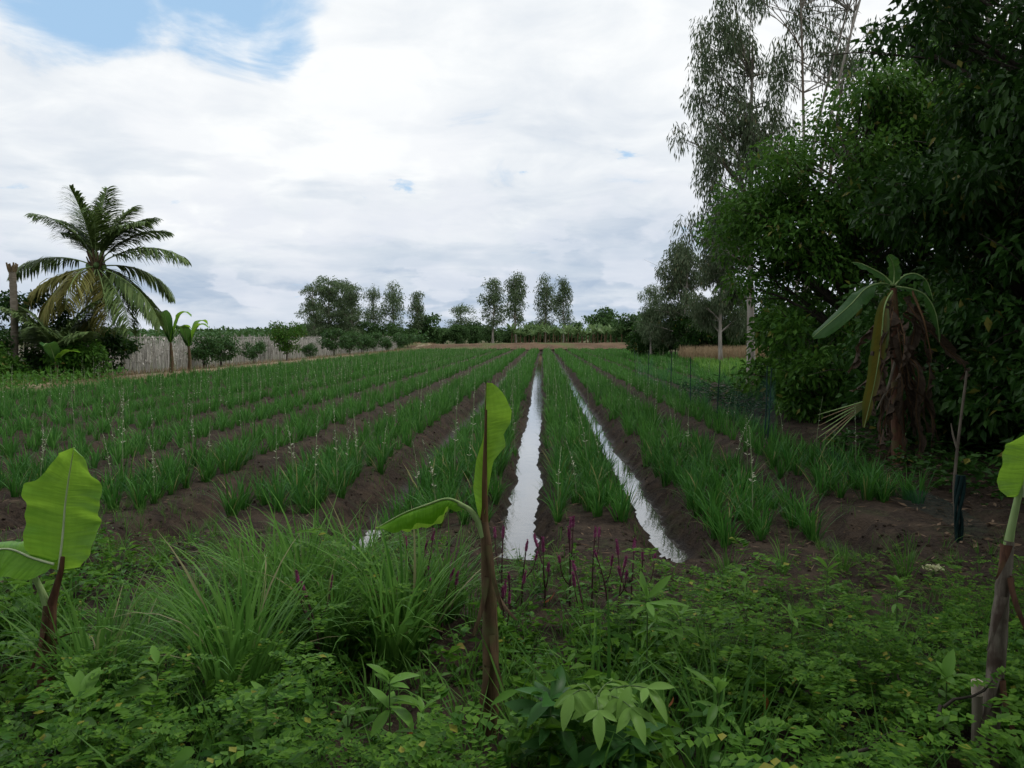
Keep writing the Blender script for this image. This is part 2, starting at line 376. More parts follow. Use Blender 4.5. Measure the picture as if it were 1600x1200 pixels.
def water_mat():
    m, t = new_mat('muddy_water')
    tcn = N(t, 'ShaderNodeTexCoord'); n = N(t, 'ShaderNodeTexNoise', i_Scale=5.0, i_Detail=3.0); t.links.new(tcn.outputs['Object'], n.inputs['Vector'])
    pb = N(t, 'ShaderNodeBsdfPrincipled', i_Roughness=.04); pb.inputs['Base Color'].default_value = (.10, .095, .085, 1)
    pb.inputs['IOR'].default_value = 1.33; pb.inputs['Specular IOR Level'].default_value = .5
    b = N(t, 'ShaderNodeBump', i_Strength=.12, i_Distance=.02); t.links.new(n.outputs[0], b.inputs['Height']); t.links.new(b.outputs[0], pb.inputs['Normal'])
    gl = N(t, 'ShaderNodeBsdfGlossy', i_Roughness=.03); gl.inputs['Color'].default_value = (.84, .86, .88, 1); t.links.new(b.outputs[0], gl.inputs['Normal'])
    fr = N(t, 'ShaderNodeFresnel', i_IOR=1.6)
    mx = N(t, 'ShaderNodeMixShader'); t.links.new(fr.outputs[0], mx.inputs[0]); t.links.new(pb.outputs[0], mx.inputs[1]); t.links.new(gl.outputs[0], mx.inputs[2])
    o = N(t, 'ShaderNodeOutputMaterial'); t.links.new(mx.outputs[0], o.inputs[0])
    return m
MT['water'] = water_mat()
def net_mat():
    m, t = new_mat('teal_netting')
    tcn = N(t, 'ShaderNodeTexCoord'); n = N(t, 'ShaderNodeTexNoise', i_Scale=1.3, i_Detail=5.0); t.links.new(tcn.outputs['Object'], n.inputs['Vector'])
    df = N(t, 'ShaderNodeBsdfDiffuse'); df.inputs[0].default_value = (.045, .115, .105, 1)
    tl = N(t, 'ShaderNodeBsdfTranslucent'); tl.inputs[0].default_value = (.05, .13, .115, 1)
    ad = N(t, 'ShaderNodeMixShader', i_0=.5); t.links.new(df.outputs[0], ad.inputs[1]); t.links.new(tl.outputs[0], ad.inputs[2])
    tp = N(t, 'ShaderNodeBsdfTransparent'); mx = N(t, 'ShaderNodeMixShader')
    t.links.new(RANGE(t, n.outputs[0], .3, .7, .05, .26), mx.inputs[0]); t.links.new(tp.outputs[0], mx.inputs[1]); t.links.new(ad.outputs[0], mx.inputs[2])
    o = N(t, 'ShaderNodeOutputMaterial'); t.links.new(mx.outputs[0], o.inputs[0])
    return m
MT['net'] = net_mat()
def banana_mat(name, c1, c2, rib, trans, tcol, edge=None, rough=.38):
    """side veins run out from the midrib: u along the leaf, v across"""
    m, t = new_mat(name)
    uv = N(t, 'ShaderNodeUVMap', uv_map='UVMap'); sp = N(t, 'ShaderNodeSeparateXYZ'); t.links.new(uv.outputs[0], sp.inputs[0])
    av = M_(t, 'ABSOLUTE', sp.outputs[1])
    cv = N(t, 'ShaderNodeCombineXYZ'); t.links.new(M_(t, 'ADD', sp.outputs[0], M_(t, 'MULTIPLY', av, -.05)), cv.inputs[0]); t.links.new(M_(t, 'MULTIPLY', sp.outputs[1], .03), cv.inputs[1])
    nz = N(t, 'ShaderNodeTexNoise', i_Scale=46.0, i_Detail=3.0); t.links.new(cv.outputs[0], nz.inputs['Vector'])
    n2 = N(t, 'ShaderNodeTexNoise', i_Scale=5.0, i_Detail=4.0); t.links.new(uv.outputs[0], n2.inputs['Vector'])
    col = MIX(t, RANGE(t, nz.outputs[0], .3, .7), c1, c2)
    col = MIX(t, RANGE(t, n2.outputs[0], .35, .7, 0, .45), col, tuple(x * .72 for x in c1))
    if edge: col = MIX(t, M_(t, 'MULTIPLY', RANGE(t, M_(t, 'ADD', av, M_(t, 'MULTIPLY', n2.outputs[0], .35)), edge[1], edge[1] + .12), edge[2]), col, edge[0])
    col = MIX(t, RANGE(t, av, .05, .0, 0, .8), col, rib)
    pb = N(t, 'ShaderNodeBsdfPrincipled', i_Roughness=rough); t.links.new(col, pb.inputs['Base Color']); pb.inputs['Specular IOR Level'].default_value = .2
    b = N(t, 'ShaderNodeBump', i_Strength=.7, i_Distance=.006); t.links.new(nz.outputs[0], b.inputs['Height']); t.links.new(b.outputs[0], pb.inputs['Normal'])
    tr = N(t, 'ShaderNodeBsdfTranslucent'); t.links.new(MIX(t, .7, col, tcol), tr.inputs[0]); t.links.new(b.outputs[0], tr.inputs['Normal'])
    mx = N(t, 'ShaderNodeMixShader', i_0=trans); t.links.new(pb.outputs[0], mx.inputs[1]); t.links.new(tr.outputs[0], mx.inputs[2])
    o = N(t, 'ShaderNodeOutputMaterial'); t.links.new(mx.outputs[0], o.inputs[0])
    return m
MT['ban'] = banana_mat('young_banana_leaf', (.110, .290, .022), (.200, .430, .044), (.42, .50, .26), .42, (.38, .64, .06), ((.26, .20, .07), 1.16, .85), .32)
MT['ban_dark'] = banana_mat('banana_leaf', (.028, .090, .022), (.052, .130, .034), (.12, .18, .07), .30, (.16, .34, .06))
MT['ban_yel'] = banana_mat('yellowing_banana_leaf', (.075, .080, .018), (.130, .110, .022), (.16, .17, .06), .30, (.34, .28, .04), ((.07, .11, .03), .75, .9))
MT['ban_dry'] = banana_mat('dead_banana_leaf', (.034, .024, .017), (.095, .068, .048), (.09, .07, .05), .12, (.2, .14, .09), None, .8)
def bstem_mat(name, c_lo, c_hi, c3):
    m, t = new_mat(name)
    tcn = N(t, 'ShaderNodeTexCoord'); mp = N(t, 'ShaderNodeMapping'); mp.inputs['Scale'].default_value = (1, 1, .12); t.links.new(tcn.outputs['Object'], mp.inputs[0])
    n = N(t, 'ShaderNodeTexNoise', i_Scale=42.0, i_Detail=6.0, i_Roughness=.65); t.links.new(mp.outputs[0], n.inputs['Vector'])
    n2 = N(t, 'ShaderNodeTexNoise', i_Scale=7.0, i_Detail=5.0); t.links.new(tcn.outputs['Object'], n2.inputs['Vector'])
    col = MIX(t, RANGE(t, n.outputs[0], .32, .68), c_lo, c_hi); col = MIX(t, RANGE(t, n2.outputs[0], .50, .64), col, c3)
    pb = N(t, 'ShaderNodeBsdfPrincipled', i_Roughness=.75); t.links.new(col, pb.inputs['Base Color']); pb.inputs['Specular IOR Level'].default_value = .25
    b = N(t, 'ShaderNodeBump', i_Strength=.6, i_Distance=.006); t.links.new(n.outputs[0], b.inputs['Height']); t.links.new(b.outputs[0], pb.inputs['Normal'])
    o = N(t, 'ShaderNodeOutputMaterial'); t.links.new(pb.outputs[0], o.inputs[0]); return m
MT['bstem'] = bstem_mat('brown_banana_stem', (.060, .036, .020), (.150, .095, .052), (.095, .090, .036))
MT['bstem_red'] = bstem_mat('red_brown_banana_stem', (.055, .024, .015), (.135, .062, .036), (.090, .070, .028))
MT['bstem_grey'] = bstem_mat('grey_banana_stem', (.085, .065, .050), (.210, .180, .145), (.060, .040, .030))
MT['petiole'] = rough_mat('green_petiole', (.190, .290, .100), (.300, .400, .170), 25, .5, .1, (1, 1, .2))
MT['rib'] = rough_mat('pale_midrib', (.50, .58, .34), (.60, .66, .44), 30, .5, .05)
MT['petiole_brown'] = rough_mat('brown_petiole', (.090, .050, .024), (.150, .090, .045), 25, .6, .1, (1, 1, .2))

# ------------------------------------------------------------------ the ground
FUR = [(-16.2, .26), (-14.4, .26), (-12.6, .26), (-10.8, .26), (-9.0, .26), (-7.2, .27), (-5.4, .27), (-3.55, .30), (-1.78, .345), (-.22, .43), (1.24, .355), (2.85, .29),
       (4.55, .27), (6.3, .27), (8.1, .26), (9.9, .26), (11.7, .26), (13.5, .26)]
BED_X = [(a[0] + b[0]) / 2 for a, b in zip(FUR[:-1], FUR[1:])]
FIELD_END = 103.0
def sst(t):
    t = np.clip(t, 0, 1); return t * t * (3 - 2 * t)
def gz(x, y):
    x = np.asarray(x, float); y = np.asarray(y, float)
    near = np.exp(-np.maximum(y - 8, 0) / 40)
    z = (fbm(x * 1.1, y * 1.1, 3, 3) - .5) * .07
    clod = ((fbm(x * 5, y * 5, 11, 3) - .5) * .15 + (vnoise(x * 17, y * 17, 15) - .5) * .03) * near
    run = sst((y - 6.25) / .7) * sst((FIELD_END + 1 - y) / 2)
    under = np.where((x > 3.9) & (y < 27), 0.0, 1.0)
    run = run * under
    wob = (vnoise(y * .35, x * 0 + 2.5, 21) - .5) * .12 + (vnoise(y * 1.3, np.round(x) * 3.1, 22) - .5) * .07
    f = np.zeros_like(x)
    for fx, dep in FUR:
        d = np.abs(x + wob - fx)
        hw = .50 if dep > .33 else .46
        f = np.minimum(f, -dep * sst(1 - d / hw))
    slope = np.clip(-f * (.45 + f) * 18, 0, 1.3)
    z = z * (1 + .3 * f) + clod * (.35 + slope) + f * run
    # the bank the photographer stands on, and a rise under the trees
    z = z + .10 * sst((4.2 - y) / 2.0) + .10 * sst((x - 4.2) / 1.2) * sst((26 - y) / 4)
    # far bank of bare earth
    by = 110 + .02 * x + (vnoise(x * .08, x * 0, 31) - .5) * 5
    z = z + (.55 + .45 * vnoise(x * .16, x * 0 + 3, 32)) * np.exp(-((y - by) / 3.2) ** 2) * sst((x + 24) / 6) * sst((26 - x) / 8)
    far = sst((y - 160) / 200)
    return z * (1 - far)
def axis(*segs):
    out = []
    for a, b, st in segs: out.append(np.arange(a, b, st))
    return np.concatenate(out)
far_steps = np.array([40, 60, 100, 200, 400, 900, 2000, 4500.])
xs = np.concatenate([-far_steps[::-1] - 40, axis((-40, -17, 1.0), (-17, -6.5, .2), (-6.5, 6.0, .06), (6.0, 15, .2), (15, 45, 1.0)), far_steps + 45])
ys = np.concatenate([-far_steps[::-1], axis((-20, 2, 1.0), (2, 6, .10), (6, 13, .06), (13, 24, .13), (24, 60, .35), (60, 125, .8), (125, 200, 5)), 160 + far_steps])
X, Y = np.meshgrid(xs, ys); Z = gz(X, Y)
nx, ny = len(xs), len(ys)
i, j = np.meshgrid(np.arange(ny - 1), np.arange(nx - 1), indexing='ij'); k = (i * nx + j).reshape(-1)
mb = MB(); mb.add(np.stack([X, Y, Z], -1), np.stack([k, k + 1, k + nx + 1, k + nx], -1), 0, True)
tag(link('ground', mb.mesh('ground', MT['soil'])), 'dark ridged field soil with furrows between the beds', None, None, 'structure')

# water standing in three of the furrows
WATER_Z = -.30
def channel(fx, y0, y1, label, hw=.46):
    yy = np.concatenate([np.arange(y0, min(30, y1), .5), np.arange(30, y1, 3.0)])
    n = len(yy); x0 = np.full(n, fx - hw); x1 = np.full(n, fx + hw)
    V = np.stack([np.stack([x0, yy, np.full(n, WATER_Z)], -1), np.stack([x1, yy, np.full(n, WATER_Z)], -1)], 1)
    a = np.arange(n - 1) * 2
    mb = MB(); mb.add(V, np.stack([a, a + 1, a + 3, a + 2], -1))
    tag(link('water', mb.mesh('water', MT['water'])), label, None, None, 'structure')
channel(-.22, 6.4, 102, 'wide strip of still water in the middle furrow')
channel(1.24, 6.4, 102, 'narrow strip of water in the furrow right of the middle')
channel(-1.78, 6.4, 8.8, 'small pool at the end of the furrow left of the middle')

# the straw covered path along the left edge of the field
yy = np.arange(24, 112, .5); n = len(yy)
cols = np.linspace(0, 1, 9)
cx = -17.4 + .012 * (yy - 30) + (vnoise(yy * .2, yy * 0, 41) - .5) * .8
PX = (cx[:, None] + (cols[None] - .5) * (2.0 + .5 * vnoise(yy * .5, yy * 0 + 4, 42))[:, None])
PY = np.broadcast_to(yy[:, None], PX.shape)
PZ = gz(PX, PY) + .02 + .10 * np.sin(cols * PI)[None] + .05 * vnoise(PX * 3, PY * 3, 43)
i, j = np.meshgrid(np.arange(n - 1), np.arange(8), indexing='ij'); k = (i * 9 + j).reshape(-1)
mb = MB(); mb.add(np.stack([PX, PY, PZ], -1), np.stack([k, k + 1, k + 10, k + 9], -1), 0, True)
tag(link('path', mb.mesh('path', MT['straw'])), 'pale straw covered path along the left edge of the field', None, None, 'structure')
# bare earth face of the far bank
bx = np.arange(-20, 22, .7); bt = np.linspace(0, 1, 7)
BX, BT = np.meshgrid(bx, bt, indexing='ij')
by = 110 + .02 * BX + (vnoise(BX * .08, BX * 0, 31) - .5) * 5
BY = by - 5.5 + BT * 8; BZ = gz(BX, BY) + .05 + .12 * vnoise(BX * .9, BY * .9, 44)
n = len(bx); i, j = np.meshgrid(np.arange(n - 1), np.arange(6), indexing='ij'); k = (i * 7 + j).reshape(-1)
mb = MB(); mb.add(np.stack([BX, BY, BZ], -1), np.stack([k, k + 7, k + 8, k + 1], -1), 0, True)
tag(link('terrain_bank', mb.mesh('terrain_bank', MT['bund'])), 'low bank of bare brown earth across the far end of the field', None, None, 'structure')

# ------------------------------------------------------------------ tuberose beds
def clump(r, nb, lmin, lmax, wd, K, spread):
    mb = MB()
    az = r.uniform(0, 2 * PI, nb); rad = r.uniform(0, spread, nb)
    base = np.stack([np.cos(az) * rad, np.sin(az) * rad, np.full(nb, -.03)], -1)
    az = az + r.normal(0, .5, nb)
    ln = r.uniform(lmin, lmax, nb); l0 = r.uniform(.0, .55, nb); l1 = l0 + r.uniform(.1, 1.0, nb) + (r.random(nb) < .35) * r.uniform(.3, 1.1, nb)
    blades(mb, base, az, ln, l0, l1, wd * r.uniform(.75, 1.25, nb), K, 0, .25)
    return mb
def spike(r, h, lean, simple=False):
    mb = MB(); a = r.uniform(0, 2 * PI)
    tip = np.array([math.cos(a) * lean, math.sin(a) * lean, h])
    pts = bez((0, 0, 0), (0, 0, h * .55), tip, 4 if simple else 6)
    tube(mb, pts, np.linspace(.0055, .003, len(pts)), 3 if simple else 5, 0, False)
    nbud = 9 if simple else 20
    t = np.sort(r.uniform(.42, 1.0, nbud)); P = (1 - t[:, None]) ** 2 * np.zeros(3) + 2 * (t * (1 - t))[:, None] * np.array([0, 0, h * .55]) + (t ** 2)[:, None] * tip
    az = r.uniform(0, 2 * PI, nbud); up = .5 + .8 * (t - .5) * 2
    d = np.stack([np.cos(az), np.sin(az), up], -1)
    s = .036 - .022 * (t - .5) * 2
    leaves(mb, P, d, s * r.uniform(.8, 1.2, nbud), s * .42, None, .5, 0, 1, False, r)
    op = t < .55
    if op.any() and not simple:   # the lowest florets stand open
        for q in np.where(op)[0]:
            c = P[q] + nrm(d[q]) * .03
            aa = np.arange(5) / 5 * 2 * PI
            dd = np.stack([np.cos(aa), np.sin(aa), np.full(5, .5)], -1)
            leaves(mb, np.tile(c, (5, 1)), dd, .016, .008, np.zeros(5), .2, 0, 1, False, r)
    return mb
NV = 8
near_cl = [clump(np.random.default_rng(100 + q), 40, .20, .52, .0150, 5, .06) for q in range(NV)]
mid_cl = [clump(np.random.default_rng(200 + q), 20, .22, .50, .022, 3, .07) for q in range(6)]
far_cl = [clump(np.random.default_rng(300 + q), 11, .28, .50, .040, 2, .10) for q in range(6)]
near_me = [c.mesh('tuberose_clump', MT['tuber']) for c in near_cl]
spk = [spike(np.random.default_rng(400 + q), h, l) for q, (h, l) in enumerate([(.95, .08), (.85, .14), (1.05, .05), (.78, .20), (.90, .10)])]
spk_s = [spike(np.random.default_rng(450 + q), h, l, True) for q, (h, l) in enumerate([(.95, .08), (.85, .14), (1.02, .05)])]
spk_me = [s.mesh('flower_spike', [MT['spike'], MT['petal']]) for s in spk]
cl = []                                             # x, y, bed
r = np.random.default_rng(11)
for b, bx in enumerate(BED_X):
    wdt = (FUR[b + 1][0] - FUR[b][0])
    y0 = 7.25 + r.uniform(-.15, .35)
    if bx > 4.2: y0 = 27.0
    elif bx > 3: y0 = 8.3
    elif bx > 1.5: y0 = 6.7
    elif bx < -3: y0 = 7.6 + .3 * (-bx - 4)
    rows = (-.36, -.02, .33) if wdt > 1.55 else (-.26, .02, .28)
    if bx < -3.0: rows = (-.42, -.10, .22)
    for k_, off in enumerate(rows):
        y = y0 + r.uniform(0, .2)
        while y < FIELD_END:
            d = math.hypot(bx, y)
            st = .23 if d < 13 else .28 if d < 20 else (.30 if d < 45 else .42)
            y += st * r.uniform(.8, 1.25)
            if r.random() < (.06 if bx > -3.5 else .09): continue
            cl.append((bx + off + r.normal(0, .07), y, b))
cl = np.array(cl)
bedlab = {}
order = sorted(range(len(BED_X)), key=lambda b: BED_X[b])
names = ['sixth', 'seventh', 'eighth', 'ninth']
for b, bx in enumerate(BED_X):
    if abs(bx - .5) < .3: bedlab[b] = 'strap leaved tuberose clump in the bed between the two channels'
    elif abs(bx - 2.03) < .3: bedlab[b] = 'strap leaved tuberose clump in the bed right of the narrow channel'
    elif abs(bx - 3.7) < .4: bedlab[b] = 'strap leaved tuberose clump in the bed along the net fence'
    elif abs(bx + 1.0) < .3: bedlab[b] = 'strap leaved tuberose clump in the bed left of the wide channel'
    else:
        nth = {True: ['second', 'third', 'fourth', 'fifth', 'sixth', 'seventh', 'eighth', 'ninth'], False: ['fourth', 'fifth', 'sixth', 'seventh', 'eighth', 'ninth', 'tenth']}[bx < 0]
        if bx < 0: q = [z for z in BED_X if bx <= z < -1.5]; bedlab[b] = 'strap leaved tuberose clump in the %s bed left of the wide channel' % nth[min(len(q) - 1, 7)]
        else: bedlab[b] = 'strap leaved tuberose clump in the bed beyond the net fence'
zz = gz(cl[:, 0], cl[:, 1])
dist = np.hypot(cl[:, 0], cl[:, 1])
u = (cl[:, 0] * math.cos(YAW) + cl[:, 1] * math.sin(YAW)) / (cl[:, 1] * math.cos(YAW) - cl[:, 0] * math.sin(YAW))
inview = np.abs(u) < .66
vis = np.abs(u) < .72
pick = np.argsort(np.where(inview, dist, 1e6))[:300]
single = np.zeros(len(cl), bool); single[pick] = True
has_spike = r.random(len(cl)) < np.where(cl[:, 0] < -1.5, .17, .11)
has_spike &= ~((cl[:, 0] > 1.2) & (dist > 30) & (r.random(len(cl)) < .5))
for k_ in pick:
    o = link('tuberose_clump', near_me[r.integers(NV)], None, (cl[k_, 0], cl[k_, 1], zz[k_]), r.uniform(0, 2 * PI), float(r.uniform(.68, 1.18)))
    b = int(cl[k_, 2]); front = cl[k_, 1] < cl[cl[:, 2] == b, 1].min() + .55; lb_ = bedlab[b]
    if front: lb_ = lb_.replace('strap leaved tuberose clump in', 'tuberose clump at the near end of')
    if has_spike[k_]: lb_ = lb_.replace('strap leaved tuberose clump', 'flowering tuberose clump').replace('tuberose clump at', 'flowering tuberose clump at')
    tag(o, lb_, 'plant', 'tuberose clumps planted in beds')
    if has_spike[k_]:
        s = link('flower_spike', spk_me[r.integers(5)], o, (0, 0, 0), r.uniform(0, 6)); s['label'] = 'tall stalk of small white tuberose buds'
rest = MB()
for protos, sel in ((near_cl, (dist < 11)), (mid_cl, (dist >= 11) & (dist < 34)), (far_cl, dist >= 34)):
    idx = np.where(sel & ~single & vis)[0]; va = r.integers(0, len(protos), len(idx))
    for q in range(len(protos)):
        s = idx[va == q]
        if len(s): scatter(rest, protos[q], np.stack([cl[s, 0], cl[s, 1], zz[s]], -1), r.uniform(0, 2 * PI, len(s)), r.uniform(.62, 1.10, len(s)))
sp_mb = MB()
idx = np.where(has_spike & ~single & vis)[0]; va = r.integers(0, 3, len(idx))
for q in range(3):
    s = idx[va == q]; scatter(sp_mb, spk_s[q], np.stack([cl[s, 0], cl[s, 1], zz[s]], -1), r.uniform(0, 2 * PI, len(s)), r.uniform(.8, 1.1, len(s)))
ro = tag(link('tuberose_foliage', rest.mesh('tuberose_foliage', MT['tuber_far'])), 'long green rows of tuberose plants running to the far bank', 'plants', None, 'stuff')
so = link('flower_spikes', sp_mb.mesh('flower_spikes', [MT['spike'], MT['petal']]), ro); so['kind'] = 'stuff'

# loose clods on the furrow sides and end of the beds
PHI = (1 + 5 ** .5) / 2
ICO = nrm(np.array([(-1, PHI, 0), (1, PHI, 0), (-1, -PHI, 0), (1, -PHI, 0), (0, -1, PHI), (0, 1, PHI), (0, -1, -PHI), (0, 1, -PHI), (PHI, 0, -1), (PHI, 0, 1), (-PHI, 0, -1), (-PHI, 0, 1)], float))
LF = np.array([[0, 11, 5], [0, 5, 1], [0, 1, 7], [0, 7, 10], [0, 10, 11], [1, 5, 9], [5, 11, 4], [11, 10, 2], [10, 7, 6], [7, 1, 8], [3, 9, 4], [3, 4, 2], [3, 2, 6], [3, 6, 8], [3, 8, 9], [4, 9, 5], [2, 4, 11], [6, 2, 10], [8, 6, 7], [9, 8, 1]])
mb = MB()
protos = []
for q in range(6):
    p = MB(); rq = R0(q); p.add(ICO * rq.uniform(.6, 1.15, (12, 1)) * np.array([1, .8, .6]), LF); protos.append(p)
n = 2600
cyy = 6.2 + 16 * r.random(n) ** 1.7; fi = r.integers(5, 13, n); cxx = np.array([FUR[q][0] for q in fi]) + r.choice([-1, 1], n) * r.uniform(.20, .52, n)
okm = gz(cxx, cyy) > WATER_Z + .02
cxx, cyy = cxx[okm], cyy[okm]
hx = r.uniform(-5, 6, 900); hy = r.uniform(5.4, 7.3, 900); cxx = np.concatenate([cxx, hx]); cyy = np.concatenate([cyy, hy])
va = r.integers(0, 6, len(cxx))
for q in range(6):
    s = va == q; m = s.sum()
    scatter(mb, protos[q], np.stack([cxx[s], cyy[s], gz(cxx[s], cyy[s]) + .004], -1), r.uniform(0, 6, m), np.clip(r.lognormal(-4.1, .5, m), .006, .045))
tag(link('soil_clods', mb.mesh('soil_clods', MT['soil'])), 'loose lumps of dark soil along the furrow sides', None, None, 'stuff')
# straw, dead blades and fallen leaves on the soil
mb = MB()
n = 4200
lx = r.uniform(-6, 6, n); ly = 5.4 + 13 * r.random(n) ** 1.5
okm = gz(lx, ly) > WATER_Z + .03; lx, ly = lx[okm], ly[okm]; n = len(lx)
az = r.uniform(0, 2 * PI, n)
leaves(mb, np.stack([lx, ly, gz(lx, ly) + .012], -1), np.stack([np.cos(az), np.sin(az), r.uniform(-.05, .25, n)], -1), r.uniform(.03, .14, n), r.uniform(.006, .014, n), None, .1, 0, 0)
n = 900
lx = 3.6 + 4.5 * r.random(n); ly = r.uniform(4.5, 11, n); az = r.uniform(0, 2 * PI, n)
leaves(mb, np.stack([lx, ly, gz(lx, ly) + .012], -1), np.stack([np.cos(az), np.sin(az), r.uniform(-.05, .3, n)], -1), r.uniform(.05, .14, n), r.uniform(.02, .05, n), None, .3, 0, 0)
tag(link('litter', mb.mesh('litter', MT['dry'])), 'dry straw and fallen leaves lying on the soil', None, None, 'stuff')
# short grass on the channel rims
mb = MB(); n = 5200
fi = r.integers(5, 12, n); gx = np.array([FUR[q][0] for q in fi]) + r.choice([-1, 1], n) * r.uniform(.22, .5, n); gy = 6.8 + 22 * r.random(n) ** 1.5
okm = (gz(gx, gy) > WATER_Z) & (fbm(gx * 1.5, gy * 1.5, 77) > .46); gx, gy = gx[okm], gy[okm]; n = len(gx)
blades(mb, np.stack([gx, gy, gz(gx, gy) - .01], -1), r.uniform(0, 6.3, n), r.uniform(.05, .16, n), r.uniform(0, .7, n), r.uniform(.4, 1.5, n), .006, 3)
tag(link('grass_fringe', mb.mesh('grass_fringe', MT['weed_c'])), 'thin short grass along the rims of the furrows', 'grass', None, 'stuff')

# ------------------------------------------------------------------ trees
def tree_parts(r, H, trunk_r, env, rc, nleaf, LL, LW, bark, leaf, droop=.3, trunk_top=.75, lean=(0, 0), bias=.6, stems=1, fork=.3, fine=False, flat=.75, sides=8, twigs=2, sparse=0.0, base_off=.35):
    """env: ellipsoids (cx, cy, cz, rx, ry, rz, n) filled with leafy clumps; a branch runs to every clump"""
    tb, cb = MB(), MB()
    C = []
    for cx, cy, cz, rx, ry, rz, n in env:
        d = nrm(r.normal(size=(n, 3))); rad = r.random(n) ** (1 / (3 * bias + .6))
        C.append(np.array([cx, cy, cz]) + d * rad[:, None] * np.array([rx, ry, rz]))
    C = np.concatenate(C)
    stem_pts = []
    for s in range(stems):
        off = np.array([r.uniform(-1, 1), r.uniform(-1, 1), 0]) * (base_off if stems > 1 else 0)
        top = np.array([lean[0], lean[1], H * trunk_top]) + np.array([r.normal(), r.normal(), 0]) * H * (.06 if stems > 1 else .02)
        ctrl = off * .8 + np.array([0, 0, H * .4]) + np.array([r.normal(), r.normal(), 0]) * H * .03
        pts = bez(off + np.array([0, 0, -.15]), ctrl, top, 12)
        k = 1.0 if stems == 1 else .7
        rad = trunk_r * k * np.linspace(1, .25, 12); rad[0] *= 1.5; rad[1] *= 1.1
        tube(tb, pts, rad, sides); stem_pts.append((pts, rad))
    for c in C:
        pts, rad = stem_pts[r.integers(len(stem_pts))]
        hz = c[2] - .75 * np.hypot(c[0] - lean[0] * .5, c[1] - lean[1] * .5) - fork * H * .1
        q = int(np.clip(np.searchsorted(pts[:, 2], hz), 3, 10))
        a = pts[q]; mid = (a + c) / 2 + np.array([0, 0, .12 * np.linalg.norm(c - a)]) + r.normal(size=3) * .06 * np.linalg.norm(c - a)
        bp = bez(a, mid, c, 6); br = np.linspace(min(rad[q] * .6, trunk_r * .4), .008, 6)
        tube(tb, bp, br, 5, 0, False)
        for w_ in range(twigs):
            e_ = c + r.normal(size=3) * rc * np.array([.9, .9, .7]); tube(tb, np.array([bp[3], (bp[4] + e_) / 2, e_]), [br[3] * .5, .01, .005], 3, 0, False)
    sizes = r.uniform(.6, 1.25, len(C)); nl = np.maximum((nleaf * sizes ** 2 / (sizes ** 2).sum()).astype(int), 3)
    ci = np.repeat(np.arange(len(C)), nl); n = len(ci)
    g = nrm(r.normal(size=(n, 3))) * (r.random(n) ** .45)[:, None] * (rc * sizes[ci])[:, None] * np.array([1.25, 1.25, 1.25 * flat])
    P = C[ci] + g
    d = nrm(r.normal(size=(n, 3)) * .75 + nrm(g) * .7 + np.array([0, 0, -1.0]) * droop * 2)
    leaves(cb, P, d, LL * r.uniform(.65, 1.25, n), LW * r.uniform(.7, 1.2, n), r.uniform(-1.2, 1.2, n), .25, .15, 0, fine, r)
    return tb.mesh('trunk', bark), cb.mesh('crown', leaf)
def put_tree(name, loc, parts, label, cat='tree', group=None, rz=0.0, scale=1.0):
    t = root(name, (loc[0], loc[1], float(gz(loc[0], loc[1]))), label, cat, group, rz, scale)
    link('trunk', parts[0], t); link('crown', parts[1], t); return t

R = np.random.default_rng
# two dense dark trees over the right edge
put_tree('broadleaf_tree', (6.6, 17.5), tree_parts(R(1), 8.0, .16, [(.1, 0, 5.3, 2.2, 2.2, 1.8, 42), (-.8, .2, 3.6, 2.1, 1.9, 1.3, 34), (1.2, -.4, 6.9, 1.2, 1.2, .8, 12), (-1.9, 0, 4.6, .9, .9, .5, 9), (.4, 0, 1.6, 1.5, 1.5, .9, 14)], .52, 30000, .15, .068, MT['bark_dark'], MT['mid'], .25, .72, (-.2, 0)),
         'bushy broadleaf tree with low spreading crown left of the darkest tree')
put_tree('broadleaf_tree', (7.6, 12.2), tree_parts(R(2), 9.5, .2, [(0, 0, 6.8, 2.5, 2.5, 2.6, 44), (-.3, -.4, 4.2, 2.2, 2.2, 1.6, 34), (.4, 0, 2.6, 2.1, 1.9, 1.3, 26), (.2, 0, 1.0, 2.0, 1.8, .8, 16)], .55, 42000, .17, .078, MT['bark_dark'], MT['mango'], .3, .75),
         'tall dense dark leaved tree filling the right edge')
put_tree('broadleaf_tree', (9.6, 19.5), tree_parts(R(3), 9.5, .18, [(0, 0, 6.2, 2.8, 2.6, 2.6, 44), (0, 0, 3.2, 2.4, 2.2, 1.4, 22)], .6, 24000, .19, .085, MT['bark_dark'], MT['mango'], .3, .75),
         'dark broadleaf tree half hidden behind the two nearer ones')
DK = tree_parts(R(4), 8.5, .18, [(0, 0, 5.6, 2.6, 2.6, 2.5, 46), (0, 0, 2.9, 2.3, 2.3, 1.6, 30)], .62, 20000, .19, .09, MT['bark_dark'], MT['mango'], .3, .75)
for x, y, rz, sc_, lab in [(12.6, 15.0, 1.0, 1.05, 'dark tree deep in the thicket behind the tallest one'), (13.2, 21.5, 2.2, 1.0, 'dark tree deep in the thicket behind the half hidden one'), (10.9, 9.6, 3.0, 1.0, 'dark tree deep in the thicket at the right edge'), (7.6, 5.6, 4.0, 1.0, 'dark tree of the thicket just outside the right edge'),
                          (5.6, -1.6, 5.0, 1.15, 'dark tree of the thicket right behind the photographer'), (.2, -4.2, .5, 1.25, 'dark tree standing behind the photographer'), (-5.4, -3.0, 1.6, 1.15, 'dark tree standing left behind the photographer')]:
    put_tree('broadleaf_tree', (x, y), DK, lab, 'tree', 'dark trees of the thicket', rz, sc_)
